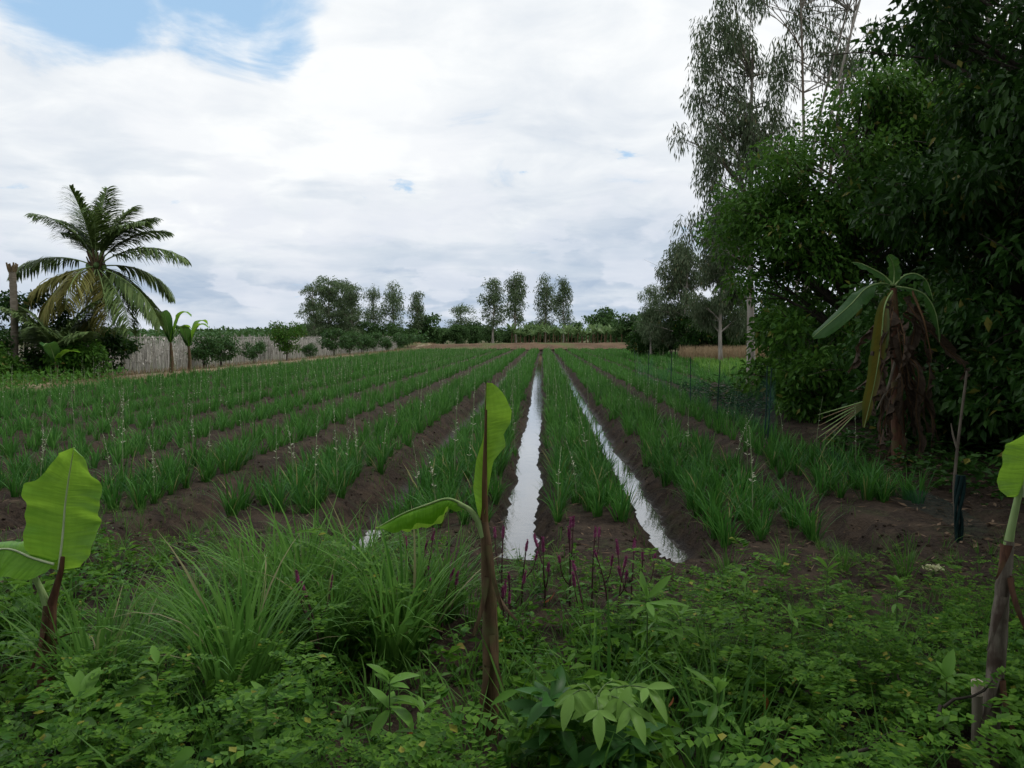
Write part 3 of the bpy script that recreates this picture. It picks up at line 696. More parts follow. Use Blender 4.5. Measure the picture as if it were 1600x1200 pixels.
# understorey shrubs below them
for q, (x, y, h, wd, lab) in enumerate([
        (7.0, 21.5, 2.9, 1.1, 'leafy green shrub at the far corner of the dark thicket'),
        (5.6, 16.6, 2.4, 1.2, 'rounded shrub under the bushy broadleaf tree beside the net'),
        (6.4, 14.0, 2.6, 1.3, 'dark shrub behind the dying banana plant'),
        (6.6, 10.6, 2.8, 1.2, 'dark shrub right of the dying banana plant'),
        (6.3, 8.9, 2.2, 1.0, 'low dark shrub near the leaning pole at the right edge'),
        (8.2, 15.5, 3.4, 1.6, 'tall dark shrub between the trunks of the dark trees'),
        (9.0, 11.0, 3.0, 1.5, 'dark shrub at the foot of the tallest dark tree'), (7.4, 18.4, 2.6, 1.5, 'dark shrub at the foot of the bushy broadleaf tree'), (8.6, 24.0, 3.2, 1.6, 'dark shrub behind the far corner of the thicket'), (10.4, 13.6, 3.6, 1.7, 'dark shrub deep in the thicket'), (6.5, 19.0, 1.8, 1.0, 'low shrub between the net posts and the bushy tree'), (6.1, 12.4, 2.0, 1.1, 'dark shrub left behind the dying banana plant'), (7.2, 9.4, 3.2, 1.3, 'tall dark shrub behind the leaning pole'), (7.6, 24.4, 2.2, 1.0, 'low green shrub at the outer end of the thicket'), (7.0, 8.0, 1.5, .9, 'low dark shrub right of the leaning pole'), (8.2, 13.2, 2.8, 1.6, 'dark shrub under the tallest dark tree')]):
    put_tree('shrub', (x, y), tree_parts(R(20 + q), h, .05, [(0, 0, h * .52, wd, wd, h * .50, 24)], .38, 3800, .17, .085, MT['bark_dark'], MT['mid'] if q < 2 else MT['mango'], .25, .7, stems=3, base_off=.25, twigs=1), lab, 'shrub', 'shrubs under the dark trees')
# eucalyptus behind
put_tree('eucalyptus_tree', (7.35, 28.0), tree_parts(R(5), 14.4, .15, [(-.7, 0, 12.0, 1.8, 1.4, 1.9, 24), (-1.1, 0, 8.9, 1.7, 1.4, 2.0, 30), (-.9, 0, 6.0, 1.7, 1.3, 1.6, 24), (.5, .2, 9.0, 1.0, 1.0, 1.8, 12)], .40, 18000, .21, .046, MT['euc_bark'], MT['euc'], 1.3, .82, (-.3, 0), flat=1.5, twigs=2),
         'tall eucalyptus with drooping grey green leaves left of the bushy tree')
put_tree('eucalyptus_tree', (8.7, 26.0), tree_parts(R(6), 15.5, .13, [(0, 0, 13.2, 2.5, 2.0, 1.9, 40), (.3, 0, 10.5, 1.7, 1.4, 1.6, 18)], .36, 8000, .20, .042, MT['euc_bark'], MT['euc'], 1.3, .86, (.3, 0), flat=1.4, stems=4, base_off=.3, twigs=2),
         'thin eucalyptus with several bare pale stems showing against the sky')
put_tree('eucalyptus_tree', (13.0, 25.0), tree_parts(R(7), 15.5, .18, [(0, 0, 12.2, 1.9, 1.7, 2.4, 24), (0, 0, 9.0, 1.7, 1.5, 1.5, 12)], .42, 14000, .21, .046, MT['euc_bark'], MT['euc'], 1.3, .82, flat=1.4),
         'eucalyptus crown showing above the dark trees near the top right')
put_tree('eucalyptus_tree', (11.2, 50.0), tree_parts(R(8), 9.5, .14, [(0, 0, 6.9, 1.8, 1.6, 2.3, 30), (.2, 0, 3.8, 1.8, 1.5, 1.5, 20)], .5, 19000, .25, .06, MT['euc_bark'], MT['euc'], 1.1, .84, flat=1.4),
         'eucalyptus with hanging crown just left of the dark thicket')
put_tree('eucalyptus_tree', (11.6, 66.0), tree_parts(R(9), 9.8, .16, [(0, 0, 7.0, 2.0, 1.7, 2.6, 34), (.2, 0, 3.2, 2.7, 2.3, 2.1, 34)], .6, 19000, .27, .09, MT['euc_bark'], MT['euc'], .9, .84, flat=1.2),
         'broad eucalyptus with dense base at the right end of the far field')
put_tree('eucalyptus_tree', (9.4, 69.0), tree_parts(R(10), 6.8, .10, [(0, 0, 4.6, 1.2, 1.0, 1.8, 18), (.2, 0, 2.2, 1.4, 1.2, 1.2, 12)], .5, 6500, .24, .06, MT['euc_bark'], MT['euc_far'], .9, .9, flat=1.1),
         'small slender eucalyptus leaning against the broad one')
for q, (x, y, h, wd, lab) in enumerate([(13.2, 65.0, 5.0, 2.6, 'dark round bush under the broad eucalyptus'), (15.8, 65.0, 5.6, 2.8, 'dark bush right of the broad eucalyptus'), (9.6, 72, 3.2, 1.6, 'low bush left of the broad eucalyptus'), (18.8, 66, 6.0, 3.0, 'dark bush beyond the brown reeds'), (11.4, 69.5, 4.6, 2.4, 'dark bush behind the broad eucalyptus'), (14.0, 56.0, 0, 0, '')][:5]):
    put_tree('bush', (x, y), tree_parts(R(40 + q), h, .08, [(0, 0, h * .5, wd, wd, h * .50, 30)], .6, 7500, .24, .13, MT['bark_dark'], MT['mango'], .2, .6, stems=3, twigs=0), lab, 'bush')

# far eucalyptus: three built, then placed as individuals
def far_euc(seed, H, wdt, n):
    env = [(0, 0, H * .80, wdt * .7, wdt * .7, H * .17, 18), (0, 0, H * .60, wdt, wdt, H * .17, 22), (.1, 0, H * .40, wdt * .9, wdt * .9, H * .10, 9)]
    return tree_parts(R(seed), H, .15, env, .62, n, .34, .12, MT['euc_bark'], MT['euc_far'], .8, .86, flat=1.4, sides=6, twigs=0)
EUC = [far_euc(60, 12, 1.45, 3600), far_euc(61, 12, 1.45, 3600), far_euc(62, 12, 1.7, 3800), far_euc(63, 12, 1.9, 3000)]
for px, ytop, d, v, wsc, lab in [
        (770, 431, 128, 0, 1.1, 'slender eucalyptus, leftmost of the four tall ones near the water channel line'),
        (806, 421, 124, 1, 1.05, 'tallest eucalyptus with bare white trunk above the end of the wide channel'),
        (853, 430, 130, 2, .9, 'eucalyptus with wide crown, left one of the pair above the channels'),
        (880, 428, 126, 1, .72, 'narrow eucalyptus, right one of the pair above the channels'),
        (652, 452, 126, 0, 1.0, 'single pointed eucalyptus beside a round bush'),
        (612, 441, 122, 2, 1.05, 'tall loose eucalyptus right of the dense tree group'),
        (580, 446, 124, 3, .95, 'thin open eucalyptus next to the dense tree group'),
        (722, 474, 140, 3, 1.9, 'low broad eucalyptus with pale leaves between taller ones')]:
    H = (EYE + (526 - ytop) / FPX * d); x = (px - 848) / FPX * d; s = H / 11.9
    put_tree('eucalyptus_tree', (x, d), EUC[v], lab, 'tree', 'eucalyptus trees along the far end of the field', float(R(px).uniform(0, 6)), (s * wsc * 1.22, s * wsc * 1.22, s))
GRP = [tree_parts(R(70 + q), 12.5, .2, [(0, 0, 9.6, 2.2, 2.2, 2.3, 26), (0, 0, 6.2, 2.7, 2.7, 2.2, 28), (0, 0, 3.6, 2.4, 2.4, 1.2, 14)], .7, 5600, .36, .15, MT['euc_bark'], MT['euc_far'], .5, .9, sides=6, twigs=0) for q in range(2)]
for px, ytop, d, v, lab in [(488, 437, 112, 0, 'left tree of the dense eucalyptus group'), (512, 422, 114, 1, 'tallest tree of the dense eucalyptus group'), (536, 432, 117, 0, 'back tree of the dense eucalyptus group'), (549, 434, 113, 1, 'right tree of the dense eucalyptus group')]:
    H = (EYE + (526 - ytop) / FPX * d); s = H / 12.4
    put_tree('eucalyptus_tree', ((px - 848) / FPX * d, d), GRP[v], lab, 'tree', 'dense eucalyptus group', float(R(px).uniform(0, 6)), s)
# round bushes and small trees of the far line
BSH = [tree_parts(R(80 + q), 4.0, .1, [(0, 0, 2.3, 1.9, 1.9, 1.6, 26)], .6, 2400, .34, .2, MT['bark_dark'], MT['bush_far'], .2, .6, stems=2, sides=5, twigs=0) for q in range(3)]
bush_px = [(665, 490, 128, 'round green bush beside the single pointed eucalyptus'), (690, 508, 135, 'low bush right of the single pointed eucalyptus'), (742, 500, 138, 'bush behind the low broad eucalyptus'),
           (792, 506, 140, 'bush between the two left slender eucalyptus trunks'), (828, 497, 138, 'round bush at the left end of the banana grove'), (848, 500, 142, 'bush behind the left trunk of the channel pair'), (893, 497, 142, 'bush behind the right trunk of the channel pair'), (868, 503, 139, 'low bush between the trunks of the channel pair'),
           (940, 486, 150, 'pale open crowned tree behind the banana grove'), (985, 489, 120, 'round tree at the right end of the banana grove'), (1005, 500, 112, 'bush between the grove and the broad eucalyptus'), (960, 503, 145, 'bush behind the right half of the banana grove'),
           (470, 500, 120, 'bush at the left foot of the dense eucalyptus group'), (500, 497, 116, 'dark bush under the dense eucalyptus group'), (530, 498, 115, 'second dark bush under the dense eucalyptus group'), (560, 496, 119, 'bush at the right foot of the dense eucalyptus group'),
           (590, 500, 121, 'bush under the thin open eucalyptus'), (615, 503, 119, 'bush under the tall loose eucalyptus'), (640, 508, 124, 'low bush left of the single pointed eucalyptus'), (765, 503, 131, 'dark bush at the foot of the leftmost slender eucalyptus'), (715, 505, 133, 'bush at the foot of the low broad eucalyptus')]
for q, (px, ytop, d, lab) in enumerate(bush_px):
    H = (EYE + (526 - ytop - (5 if ytop > 495 else 0)) / FPX * d); s = H / 4.0
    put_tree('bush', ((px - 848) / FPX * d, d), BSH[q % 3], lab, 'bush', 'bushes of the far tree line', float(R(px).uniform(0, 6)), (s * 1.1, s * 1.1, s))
# far wood on the horizon: a mass nobody could count
mb = MB(); rr = R(90); n = 30000
fx = rr.uniform(-210, 210, n); fy = 215 + rr.uniform(0, 30, n)
top = 1.6 + 4.6 * fbm(fx * .06, fy * .02, 91, 4) + 1.0 * vnoise(fx * .25, fy * .1, 92) - .6
fz = top * rr.random(n) ** .5
d = nrm(rr.normal(size=(n, 3))); leaves(mb, np.stack([fx, fy, fz], -1), d, rr.uniform(.8, 1.5, n), rr.uniform(.5, 1.0, n), None, .2, .1)
tag(link('distant_woods', mb.mesh('distant_woods', MT['bush_far'])), 'low dark green woods along the horizon', 'woods', None, 'stuff')
# nearer green scrub behind the trellises
mb = MB(); n = 9000
fx = rr.uniform(-75, -18, n); fy = rr.uniform(112, 150, n)
fz = (1.4 + 2.0 * fbm(fx * .12, fy * .08, 93, 3)) * rr.random(n) ** .6
leaves(mb, np.stack([fx, fy, fz], -1), nrm(rr.normal(size=(n, 3))), rr.uniform(.4, .9, n), rr.uniform(.25, .5, n), None, .2, .1)
tag(link('scrub', mb.mesh('scrub', MT['citrus'])), 'green scrub in front of the far woods on the left', 'scrub', None, 'stuff')
# banana grove at the far end
def grove_banana(seed):
    r = R(seed); tb, cb = MB(), MB(); h = 2.3
    tube(tb, bez((0, 0, 0), (.05, 0, 1.2), (r.normal() * .1, r.normal() * .1, h), 5), np.linspace(.13, .08, 5), 6)
    for q in range(9):
        a = q * 2.4 + r.uniform(-.4, .4); up = r.uniform(.9, 2.6); d = nrm(np.array([math.cos(a), math.sin(a), up]))
        c0 = np.array([0, 0, h]); c1 = c0 + d * 1.0; c2 = c1 + np.array([math.cos(a) * .6, math.sin(a) * .6, r.uniform(-.4, .8)])
        P = bez(c0, c1, c2, 7); w_ = np.array([.02, .12, .19, .21, .19, .12, .02]); s = np.array([-math.sin(a), math.cos(a), 0])
        V = np.stack([P - s * w_[:, None] + [0, 0, -.06], P, P + s * w_[:, None] + [0, 0, -.06]], 1)
        k = np.arange(6)[:, None] * 3; cb.add(V, np.concatenate([k + [0, 1, 4, 3], k + [1, 2, 5, 4]]))
    return tb.mesh('trunk', MT['bstem']), cb.mesh('crown', MT['grove'])
GB = [grove_banana(95 + q) for q in range(4)]
rr = R(99)
for q in range(46):
    px = 800 + 205 * (q + rr.uniform(-.4, .4)) / 46; d = 120 + rr.uniform(-3, 5)
    put_tree('banana_plant', ((px - 848) / FPX * d, d), GB[q % 4], 'pale leaved banana plant in the far grove behind the earth bank', 'banana plant', 'far banana grove', rr.uniform(0, 6), float(rr.uniform(.75, 1.1)))

# ------------------------------------------------------------------ reeds and bright grass at the right end
mb = MB(); n = 9000; rr = R(110)
gx = rr.uniform(9, 22, n); gy = rr.uniform(54.5, 63, n); okm = gx > 10.2 + 1.2 * vnoise(gy * .4, gy * 0, 5); gx, gy = gx[okm], gy[okm]; n = len(gx)
blades(mb, np.stack([gx, gy, gz(gx, gy)], -1), rr.uniform(0, 6.3, n), rr.uniform(.8, 1.25, n), rr.uniform(0, .25, n), rr.uniform(.1, .8, n), .05, 3)
tag(link('dry_reeds', mb.mesh('dry_reeds', MT['reed'])), 'patch of dry brown reeds at the right end of the field', 'reeds', None, 'stuff')
mb = MB(); n = 9000
gx = rr.uniform(6.5, 18, n); gy = rr.uniform(36, 55, n); okm = gx > 7.4 + (gy - 36) * .13 + 1.0 * vnoise(gy * .3, gy * 0, 6); gx, gy = gx[okm], gy[okm]; n = len(gx)
blades(mb, np.stack([gx, gy, gz(gx, gy)], -1), rr.uniform(0, 6.3, n), rr.uniform(.25, .55, n), rr.uniform(0, .4, n), rr.uniform(.3, 1.1, n), .05, 2)
tag(link('bright_grass', mb.mesh('bright_grass', MT['paddy'])), 'strip of bright green grass in front of the brown reeds', 'grass', None, 'stuff')
# dry grass tufts along the straw path
mb = MB(); n = 9000
gy = 26 + 84 * rr.random(n) ** 1.2; gx = -17.4 + .012 * (gy - 30) + rr.choice([-1, 1], n) * rr.uniform(.5, 1.5, n)
blades(mb, np.stack([gx, gy, gz(gx, gy)], -1), rr.uniform(0, 6.3, n), rr.uniform(.12, .4, n), rr.uniform(0, .5, n), rr.uniform(.3, 1.3, n), .03, 2)
tag(link('dry_grass', mb.mesh('dry_grass', MT['reed'])), 'dry grass along both sides of the straw path', 'grass', None, 'stuff')

# ------------------------------------------------------------------ trellises on the left
rr = R(120)
post_me = MB(); tube(post_me, [(0, 0, -.2), (.01, 0, .9), (0, .01, 1.9)], [.035, .032, .028], 6); post_me = post_me.mesh('post', MT['stake'])
for q, (x0, lab) in enumerate([(-19.6, 'front row of grey stakes and netting with dry vines beside the path'), (-21.6, 'second row of grey vine trellis behind the front one'), (-23.8, 'third row of grey vine trellis seen over the front ones'), (-27.0, 'hindmost row of grey vine trellis on the left')]):
    t = root('vine_trellis', (x0, 36, 0), lab, 'trellis', 'grey vine trellises')
    L_ = 74; ynow = 0.0
    while ynow < L_:
        o = link('post', post_me, t, (rr.normal(0, .05), ynow, 0), rr.uniform(0, 6), (1, 1, float(rr.uniform(.92, 1.06)))); o.rotation_euler[0] = rr.normal(0, .03)
        ynow += rr.uniform(1.2, 1.8) * (1 if ynow < 30 else 1.7)
    vb = MB(); n = 2300 if q == 0 else 1100
    y = rr.uniform(0, L_, n); b0 = np.stack([rr.normal(0, .08, n), y, np.where(rr.random(n) < .75, 0.0, rr.uniform(.3, 1.2, n))], -1)
    blades(vb, b0, rr.uniform(0, 6.3, n), np.where(b0[:, 2] > 0, .7, 1.75) * rr.uniform(.8, 1.05, n), rr.uniform(0, .12, n), rr.uniform(.0, .35, n), rr.uniform(.02, .05, n), 4)
    for hh in (.55, 1.1, 1.75):
        yy = np.linspace(0, L_, 60); tube(vb, np.stack([np.zeros(60), yy, hh + .04 * np.sin(yy * 2.1)], -1), .012, 3, 0, False)
    # dead tendrils bunched under the top wire
    n = 1600 if q == 0 else 900; y = rr.uniform(0, L_, n)
    leaves(vb, np.stack([rr.normal(0, .12, n), y, rr.uniform(.5, 1.85, n)], -1), nrm(rr.normal(size=(n, 3)) + [0, 0, -1.2]), rr.uniform(.12, .4, n), rr.uniform(.04, .10, n), None, .2, .1)
    v = link('dry_vines', vb.mesh('dry_vines', MT['vine']), t); v['kind'] = 'stuff'

# ------------------------------------------------------------------ citrus bushes along the path
CIT = [tree_parts(R(130 + q), 1.9, .05, [(0, 0, 1.15, .80, .80, .62, 20)], .28, 1900, .15, .075, MT['bark'], MT['citrus'], .2, .6, stems=2, base_off=.1, sides=5, twigs=1) for q in range(3)]
cit = [(318, 548, 'dark citrus bush, leftmost of the path row'), (343, 549, 'dark citrus bush touching the leftmost one'), (386, 552, 'small thin citrus bush with a bare stem'), (443, 0, ''), (483, 551, 'small yellowish citrus bush right of the biggest one'),
       (516, 543, 'rounded dense citrus bush in the middle of the path row'), (548, 546, 'citrus bush just right of the rounded dense one'), (562, 545, 'citrus bush with pale top in the path row'), (586, 544, 'ninth citrus bush along the straw path'), (602, 543, 'tenth citrus bush along the straw path'),
       (624, 541, 'eleventh citrus bush along the straw path'), (638, 541, 'third citrus bush from the far end of the path'), (652, 541, 'second citrus bush from the far end of the path'), (676, 541, 'last citrus bush at the far end of the path')]
for q, (px, yc, lab) in enumerate(cit):
    d = 17.9 * FPX / (848 - px); x = -17.9
    if px == 443:
        put_tree('citrus_tree', (x, d), tree_parts(R(140), 3.0, .07, [(0, 0, 2.05, 1.2, 1.2, .72, 26), (0, 0, 1.1, .8, .8, .3, 6)], .38, 3600, .17, .085, MT['bark'], MT['mid'], .2, .6, sides=6), 'biggest citrus tree of the row beside the straw path', 'tree', 'citrus row beside the path'); continue
    s = {386: .85, 483: .8, 516: 1.35}.get(px, 1.22) * (1 + .12 * math.sin(px)) * (1.0 if px < 560 else .95)
    put_tree('citrus_bush', (x + .2 * math.sin(px * 3), d), CIT[q % 3], lab, 'bush', 'citrus row beside the path', px * 1.7, (s * 1.05, s * 1.05, s * .92))

# ------------------------------------------------------------------ palms on the left
def frond_mesh(r, Lf, az, el0, bend, leafl, mat, hang=.7, twist=0, nl=84):
    """rachis curve plus two combs of leaflets; returned as blade mesh and rachis mesh"""
    n = 14; s = np.linspace(0, 1, n); el = el0 - bend * s ** 1.3
    st = Lf / (n - 1); rr_ = np.concatenate([[0], np.cumsum(np.cos(el[:-1]) * st)]); zz_ = np.concatenate([[0], np.cumsum(np.sin(el[:-1]) * st)])
    P = np.stack([math.cos(az) * rr_, math.sin(az) * rr_, zz_], -1)
    rb = MB(); tube(rb, P, np.linspace(.035, .006, n), 5)
    lb = MB(); t = np.linspace(.20, .99, nl)
    B = np.stack([np.interp(t, s, P[:, q]) for q in range(3)], -1); T = nrm(np.stack([np.interp(t, s, np.gradient(P[:, q])) for q in range(3)], -1))
    side = np.array([-math.sin(az), math.cos(az), 0.0])
    ln = leafl * np.interp(t, [.2, .4, .75, 1], [.6, 1, .85, .35])
    for sg in (-1, 1):
        up = np.cross(T, side) * -1
        d = nrm(side * sg * .75 + T * .65 + up * .15 + r.normal(size=(nl, 3)) * .10)
        L1 = (ln * r.uniform(.8, 1.1, nl))[:, None]
        p1 = B + d * L1 * .45; g_ = np.array([0, 0, -1.0])
        d2 = nrm(d + g_ * hang * r.uniform(.6, 1.4, (nl, 1))); p2 = p1 + d2 * L1 * .4; d3 = nrm(d2 + g_ * hang * 1.2); p3 = p2 + d3 * L1 * .35
        wv = nrm(np.cross(d, np.array([0, 0, 1.0]) + side * .3)); w0 = .034
        V = np.stack([B - wv * w0 * .5, B + wv * w0 * .5, p1 - wv * w0, p1 + wv * w0, p2 - wv * w0 * .8, p2 + wv * w0 * .8, p3 - wv * .003, p3 + wv * .003], 1)
        k = np.arange(nl)[:, None] * 8; lb.add(V, np.concatenate([k + [0, 1, 3, 2], k + [2, 3, 5, 4], k + [4, 5, 7, 6]]))
    return lb.mesh('frond', mat), rb.mesh('rachis', MT['petiole'])
def palm(name, loc, H, tr, fronds, label, seed, Lf=3.3, trunk=True, lean=(0, 0)):
    r = R(seed); t = root(name, (loc[0], loc[1], float(gz(*loc[:2]))), label, 'palm')
    if trunk:
        tb = MB(); n = 26; z = np.linspace(-.1, H, n)
        rad = np.interp(z / H, [0, .12, 1], [tr * 1.5, tr, tr * .8]) * (1 + .06 * (np.arange(n) % 2))
        tube(tb, np.stack([lean[0] * (z / H) ** 1.5, lean[1] * (z / H), z], -1), rad, 12); link('trunk', tb.mesh('trunk', MT['palm_bark']), t)
    top = (lean[0], lean[1], H)
    if trunk:
        hb = MB()   # leaf bases and fibre at the heart of the crown
        for q in range(26):
            a = q * 2.399; z0 = -.45 + .03 * q
            tube(hb, bez((math.cos(a) * tr * .7, math.sin(a) * tr * .7, z0), (math.cos(a) * tr * 1.6, math.sin(a) * tr * 1.6, z0 + .2), (math.cos(a) * tr * 2.1, math.sin(a) * tr * 2.1, z0 + .5), 4), [.07, .055, .04, .025], 5)
        link('crown_base', hb.mesh('crown_base', MT['palm_d']), t, top)
        for q in range(6):
            a = q * 1.05; nb = MB(); c = np.array([math.cos(a) * tr * 2.0, math.sin(a) * tr * 2.0, -.05 + .1 * (q % 2)])
            th = np.linspace(0, PI, 7); tube(nb, np.stack([np.full(7, c[0]), np.full(7, c[1]), c[2] + .12 - .13 * np.cos(th) - .13], -1), .11 * np.sin(th) + .003, 8); link('coconut', nb.mesh('coconut', MT['green_stem']), t, top)
    for az, el, bend, sc_, mk in fronds:
        me, rm = frond_mesh(r, Lf * sc_ * (1.06 if el < 40 else 1.0), math.radians(az), math.radians(el), math.radians(bend), 1.0 * Lf / 3.3, MT[mk], .28 if el > 50 else .62)
        f = link('frond', me, t, top); link('rachis', rm, f)
    return t
P0 = gp(150, 592)
palm('coconut_palm', (-18.95, 33.0), 4.75, .17,
     [(95, 84, 30, 1.0, 'palm'), (250, 80, 25, 1.0, 'palm'), (60, 72, 38, 1.0, 'palm'), (20, 66, 60, 1.0, 'palm'), (160, 66, 62, 1.0, 'palm'), (135, 72, 45, 1.0, 'palm'), (200, 70, 70, 1.0, 'palm'), (345, 62, 70, 1.0, 'palm'), (300, 70, 60, .95, 'palm'),
      (5, 34, 75, 1.15, 'palm'), (350, -18, 55, 1.15, 'palm'), (330, -30, 50, 1.05, 'palm'), (180, 22, 70, 1.1, 'palm'), (200, -10, 62, 1.05, 'palm_y'), (230, -25, 55, .95, 'palm_y'), (30, 55, 65, 1.05, 'palm'), (150, 56, 65, 1.0, 'palm'), (75, 86, 20, 1.05, 'palm'), (275, -5, 78, 1.0, 'palm_y'), (290, -34, 50, .95, 'palm_y'), (310, -30, 55, 1.0, 'palm_y'),
      (40, 10, 80, 1.0, 'palm'), (80, 0, 85, 1.0, 'palm'), (120, 0, 85, 1.0, 'palm'), (300, -66, 20, .7, 'palm_d')],
     'coconut palm with drooping yellow lower fronds at the left field edge', 150, 3.35)
palm('coconut_palm', (-19.5, 31.0), .6, .15, [(q * 47 % 360, 82 - (q % 4) * 10, 55, .85 + .1 * (q % 3), 'palm') for q in range(13)], 'young trunkless palm growing at the foot of the coconut palm', 151, 3.0, False)
# cut palm trunk at the left edge
t = root('palm_trunk', (-21.0, 30.5, 0), 'bare ringed palm trunk with cut top at the left edge', 'trunk')
tb = MB(); n = 30; z = np.linspace(-.1, 4.4, n); tube(tb, np.stack([.12 * np.sin(z * .5), z * 0, z], -1), .13 * (1 + .10 * (np.arange(n) % 2)) * np.interp(z, [0, .5, 4.5], [1.3, 1, .95]), 12)
link('trunk', tb.mesh('trunk', MT['palm_bark']), t)
sb = MB()
for q in range(9):
    a = q * .7; tube(sb, bez((math.cos(a) * .1, math.sin(a) * .1, 0), (math.cos(a) * .15, math.sin(a) * .15, .15), (math.cos(a) * .19, math.sin(a) * .19, .26 + .05 * (q % 3)), 4), [.05, .045, .04, .03], 5)
link('leaf_stubs', sb.mesh('leaf_stubs', MT['palm_d']), t, (.12 * math.sin(2.2), 0, 4.35))
# dark thicket round the palms
for q, (x, y, h, wd, lab) in enumerate([(-21.6, 32.5, 4.0, 1.7, 'dark shrub behind the cut palm trunk'), (-20.3, 32.4, 3.2, 1.3, 'dark shrub left of the young palm'), (-18.3, 30.5, 1.6, .9, 'low dark shrub below the coconut palm'), (-20.8, 28.6, 1.4, 1.1, 'low shrub in front of the cut palm trunk'), (-22.0, 29.6, 2.6, 1.3, 'tall dark shrub at the left edge of the picture'), (-20.2, 35.5, 2.6, 1.4, 'shrub between the coconut palm and the trellises')]):
    put_tree('shrub', (x, y), tree_parts(R(160 + q), h, .05, [(0, 0, h * .55, wd, wd, h * .44, 20)], .4, 3200, .2, .10, MT['bark_dark'], MT['mid'] if q in (3, 2) else MT['mango'], .25, .7, stems=3, base_off=.3, twigs=1), lab, 'shrub', 'shrubs round the palms')
mb = MB(); n = 5200
gx = rr.uniform(-22, -14.5, n); gy = rr.uniform(23, 31, n); okm = gx < -16.2 + .5 * np.sin(gy * 2); gx, gy = gx[okm], gy[okm]; n = len(gx)
leaves(mb, np.stack([gx, gy, gz(gx, gy) + rr.random(n) ** 1.5 * .55], -1), nrm(rr.normal(size=(n, 3)) + [0, 0, .4]), rr.uniform(.10, .28, n), rr.uniform(.04, .11, n))
tag(link('weeds', mb.mesh('weeds', MT['weed_b'])), 'dark weeds in front of the palms at the left field edge', 'weeds', None, 'stuff')

# ------------------------------------------------------------------ banana plants
def banana_leaf(parent, mid, width, mat, up, fold=0.2, wave=.02, rib='petiole', rib_r=.010, seed=0, lop=(1, 1), prof=None, tear=0, roll0=0.0, roll1=0.0, nu=36, nv=9, droop=0.0, prof_left=None):
    """lamina swept along its midrib; fold lifts (+) or drops (-) both halves, lop scales each half"""
    r = R(seed); P = np.asarray(mid, float)
    t0 = np.linspace(0, 1, len(P)); s = np.linspace(0, 1, nu)
    # smooth the control points
    def cr(tq):
        x = tq * (len(P) - 1); i_ = np.clip(np.floor(x).astype(int), 0, len(P) - 2); f = (x - i_)[:, None]
        p0, p1, p2, p3 = P[np.maximum(i_ - 1, 0)], P[i_], P[i_ + 1], P[np.minimum(i_ + 2, len(P) - 1)]
        return .5 * (2 * p1 + (p2 - p0) * f + (2 * p0 - 5 * p1 + 4 * p2 - p3) * f ** 2 + (3 * p1 - p0 - 3 * p2 + p3) * f ** 3)
    C = cr(s); T = nrm(np.gradient(C, axis=0)); up = np.asarray(up, float)
    S = nrm(np.cross(T, up)); Nn = np.cross(S, T)
    roll = np.linspace(roll0, roll1, nu)[:, None]; S, Nn = S * np.cos(roll) + Nn * np.sin(roll), Nn * np.cos(roll) - S * np.sin(roll)
    if prof is None: prof = [(0, .03), (.06, .45), (.16, .80), (.35, 1), (.6, .98), (.8, .78), (.93, .42), (1, .02)]
    w_ = np.interp(s, [a for a, b in prof], [b for a, b in prof]) * width / 2
    wl = w_ if prof_left is None else np.interp(s, [a for a, b in prof_left], [b for a, b in prof_left]) * width / 2
    v = np.linspace(-1, 1, nv)
    ph = r.uniform(0, 6, 4)
    V = np.zeros((nu, nv, 3)); UV = np.zeros((nu, nv, 2))
    fold = np.broadcast_to(np.asarray(fold, float), (nu,)) if np.ndim(fold) == 0 else np.interp(s, np.linspace(0, 1, len(fold)), fold)
    for q, vv in enumerate(v):
        k = lop[0] if vv < 0 else lop[1]
        ww = (wl if vv < 0 else w_) * abs(vv) * k
        wv = wave * abs(vv) ** 1.3 * (np.sin(s * 17 + ph[0] + (1 if vv > 0 else 0)) + .7 * np.sin(s * 41 + ph[1] + 2 * vv) * np.sin(s * 7 + ph[2]))
        a = fold * (.4 + .6 * abs(vv))
        V[:, q] = C + S * (np.sign(vv) * ww * np.cos(a))[:, None] + Nn * (ww * np.sin(a) + wv)[:, None] + np.array([0, 0, -1.0]) * (droop * ww * abs(vv))[:, None]
        UV[:, q] = np.stack([s, np.full(nu, vv)], -1)
    i, j = np.meshgrid(np.arange(nu - 1), np.arange(nv - 1), indexing='ij'); k = (i * nv + j)
    F = np.stack([k, k + 1, k + nv + 1, k + nv], -1)
    if tear:
        keep = np.ones(F.shape[:2], bool)
        for q in r.choice(nu - 1, min(tear, nu - 1), False):
            sd = r.random() < .5; m = r.integers(1, nv // 2)
            if sd: keep[q, :m] = False
            else: keep[q, nv - 1 - m:] = False
        F = F[keep]
    mb = MB(); mb.add(V, F.reshape(-1, 4), 0, True, UV)
    lf = link('leaf', mb.mesh('leaf', mat, True), parent)
    rb = MB(); tube(rb, C + Nn * rib_r * .25, np.linspace(rib_r, rib_r * .25, nu), 6); link('midrib', rb.mesh('midrib', MT[rib]), lf)
    return lf
def stem(parent, pts, radii, mat, name='stem', sides=12, rough=.0, seed=0):
    r = R(seed); P = np.asarray(pts, float); n = 22; t = np.linspace(0, 1, n); t0 = np.linspace(0, 1, len(P))
    C = np.stack([np.interp(t, t0, P[:, q]) for q in range(3)], -1)
    for _ in range(3): C[1:-1] = .25 * C[:-2] + .5 * C[1:-1] + .25 * C[2:]
    rad = np.interp(t, np.linspace(0, 1, len(radii)), radii) * (1 + rough * r.normal(size=n))
    mb = MB(); tube(mb, C, rad, sides); return link(name, mb.mesh(name, mat), parent)
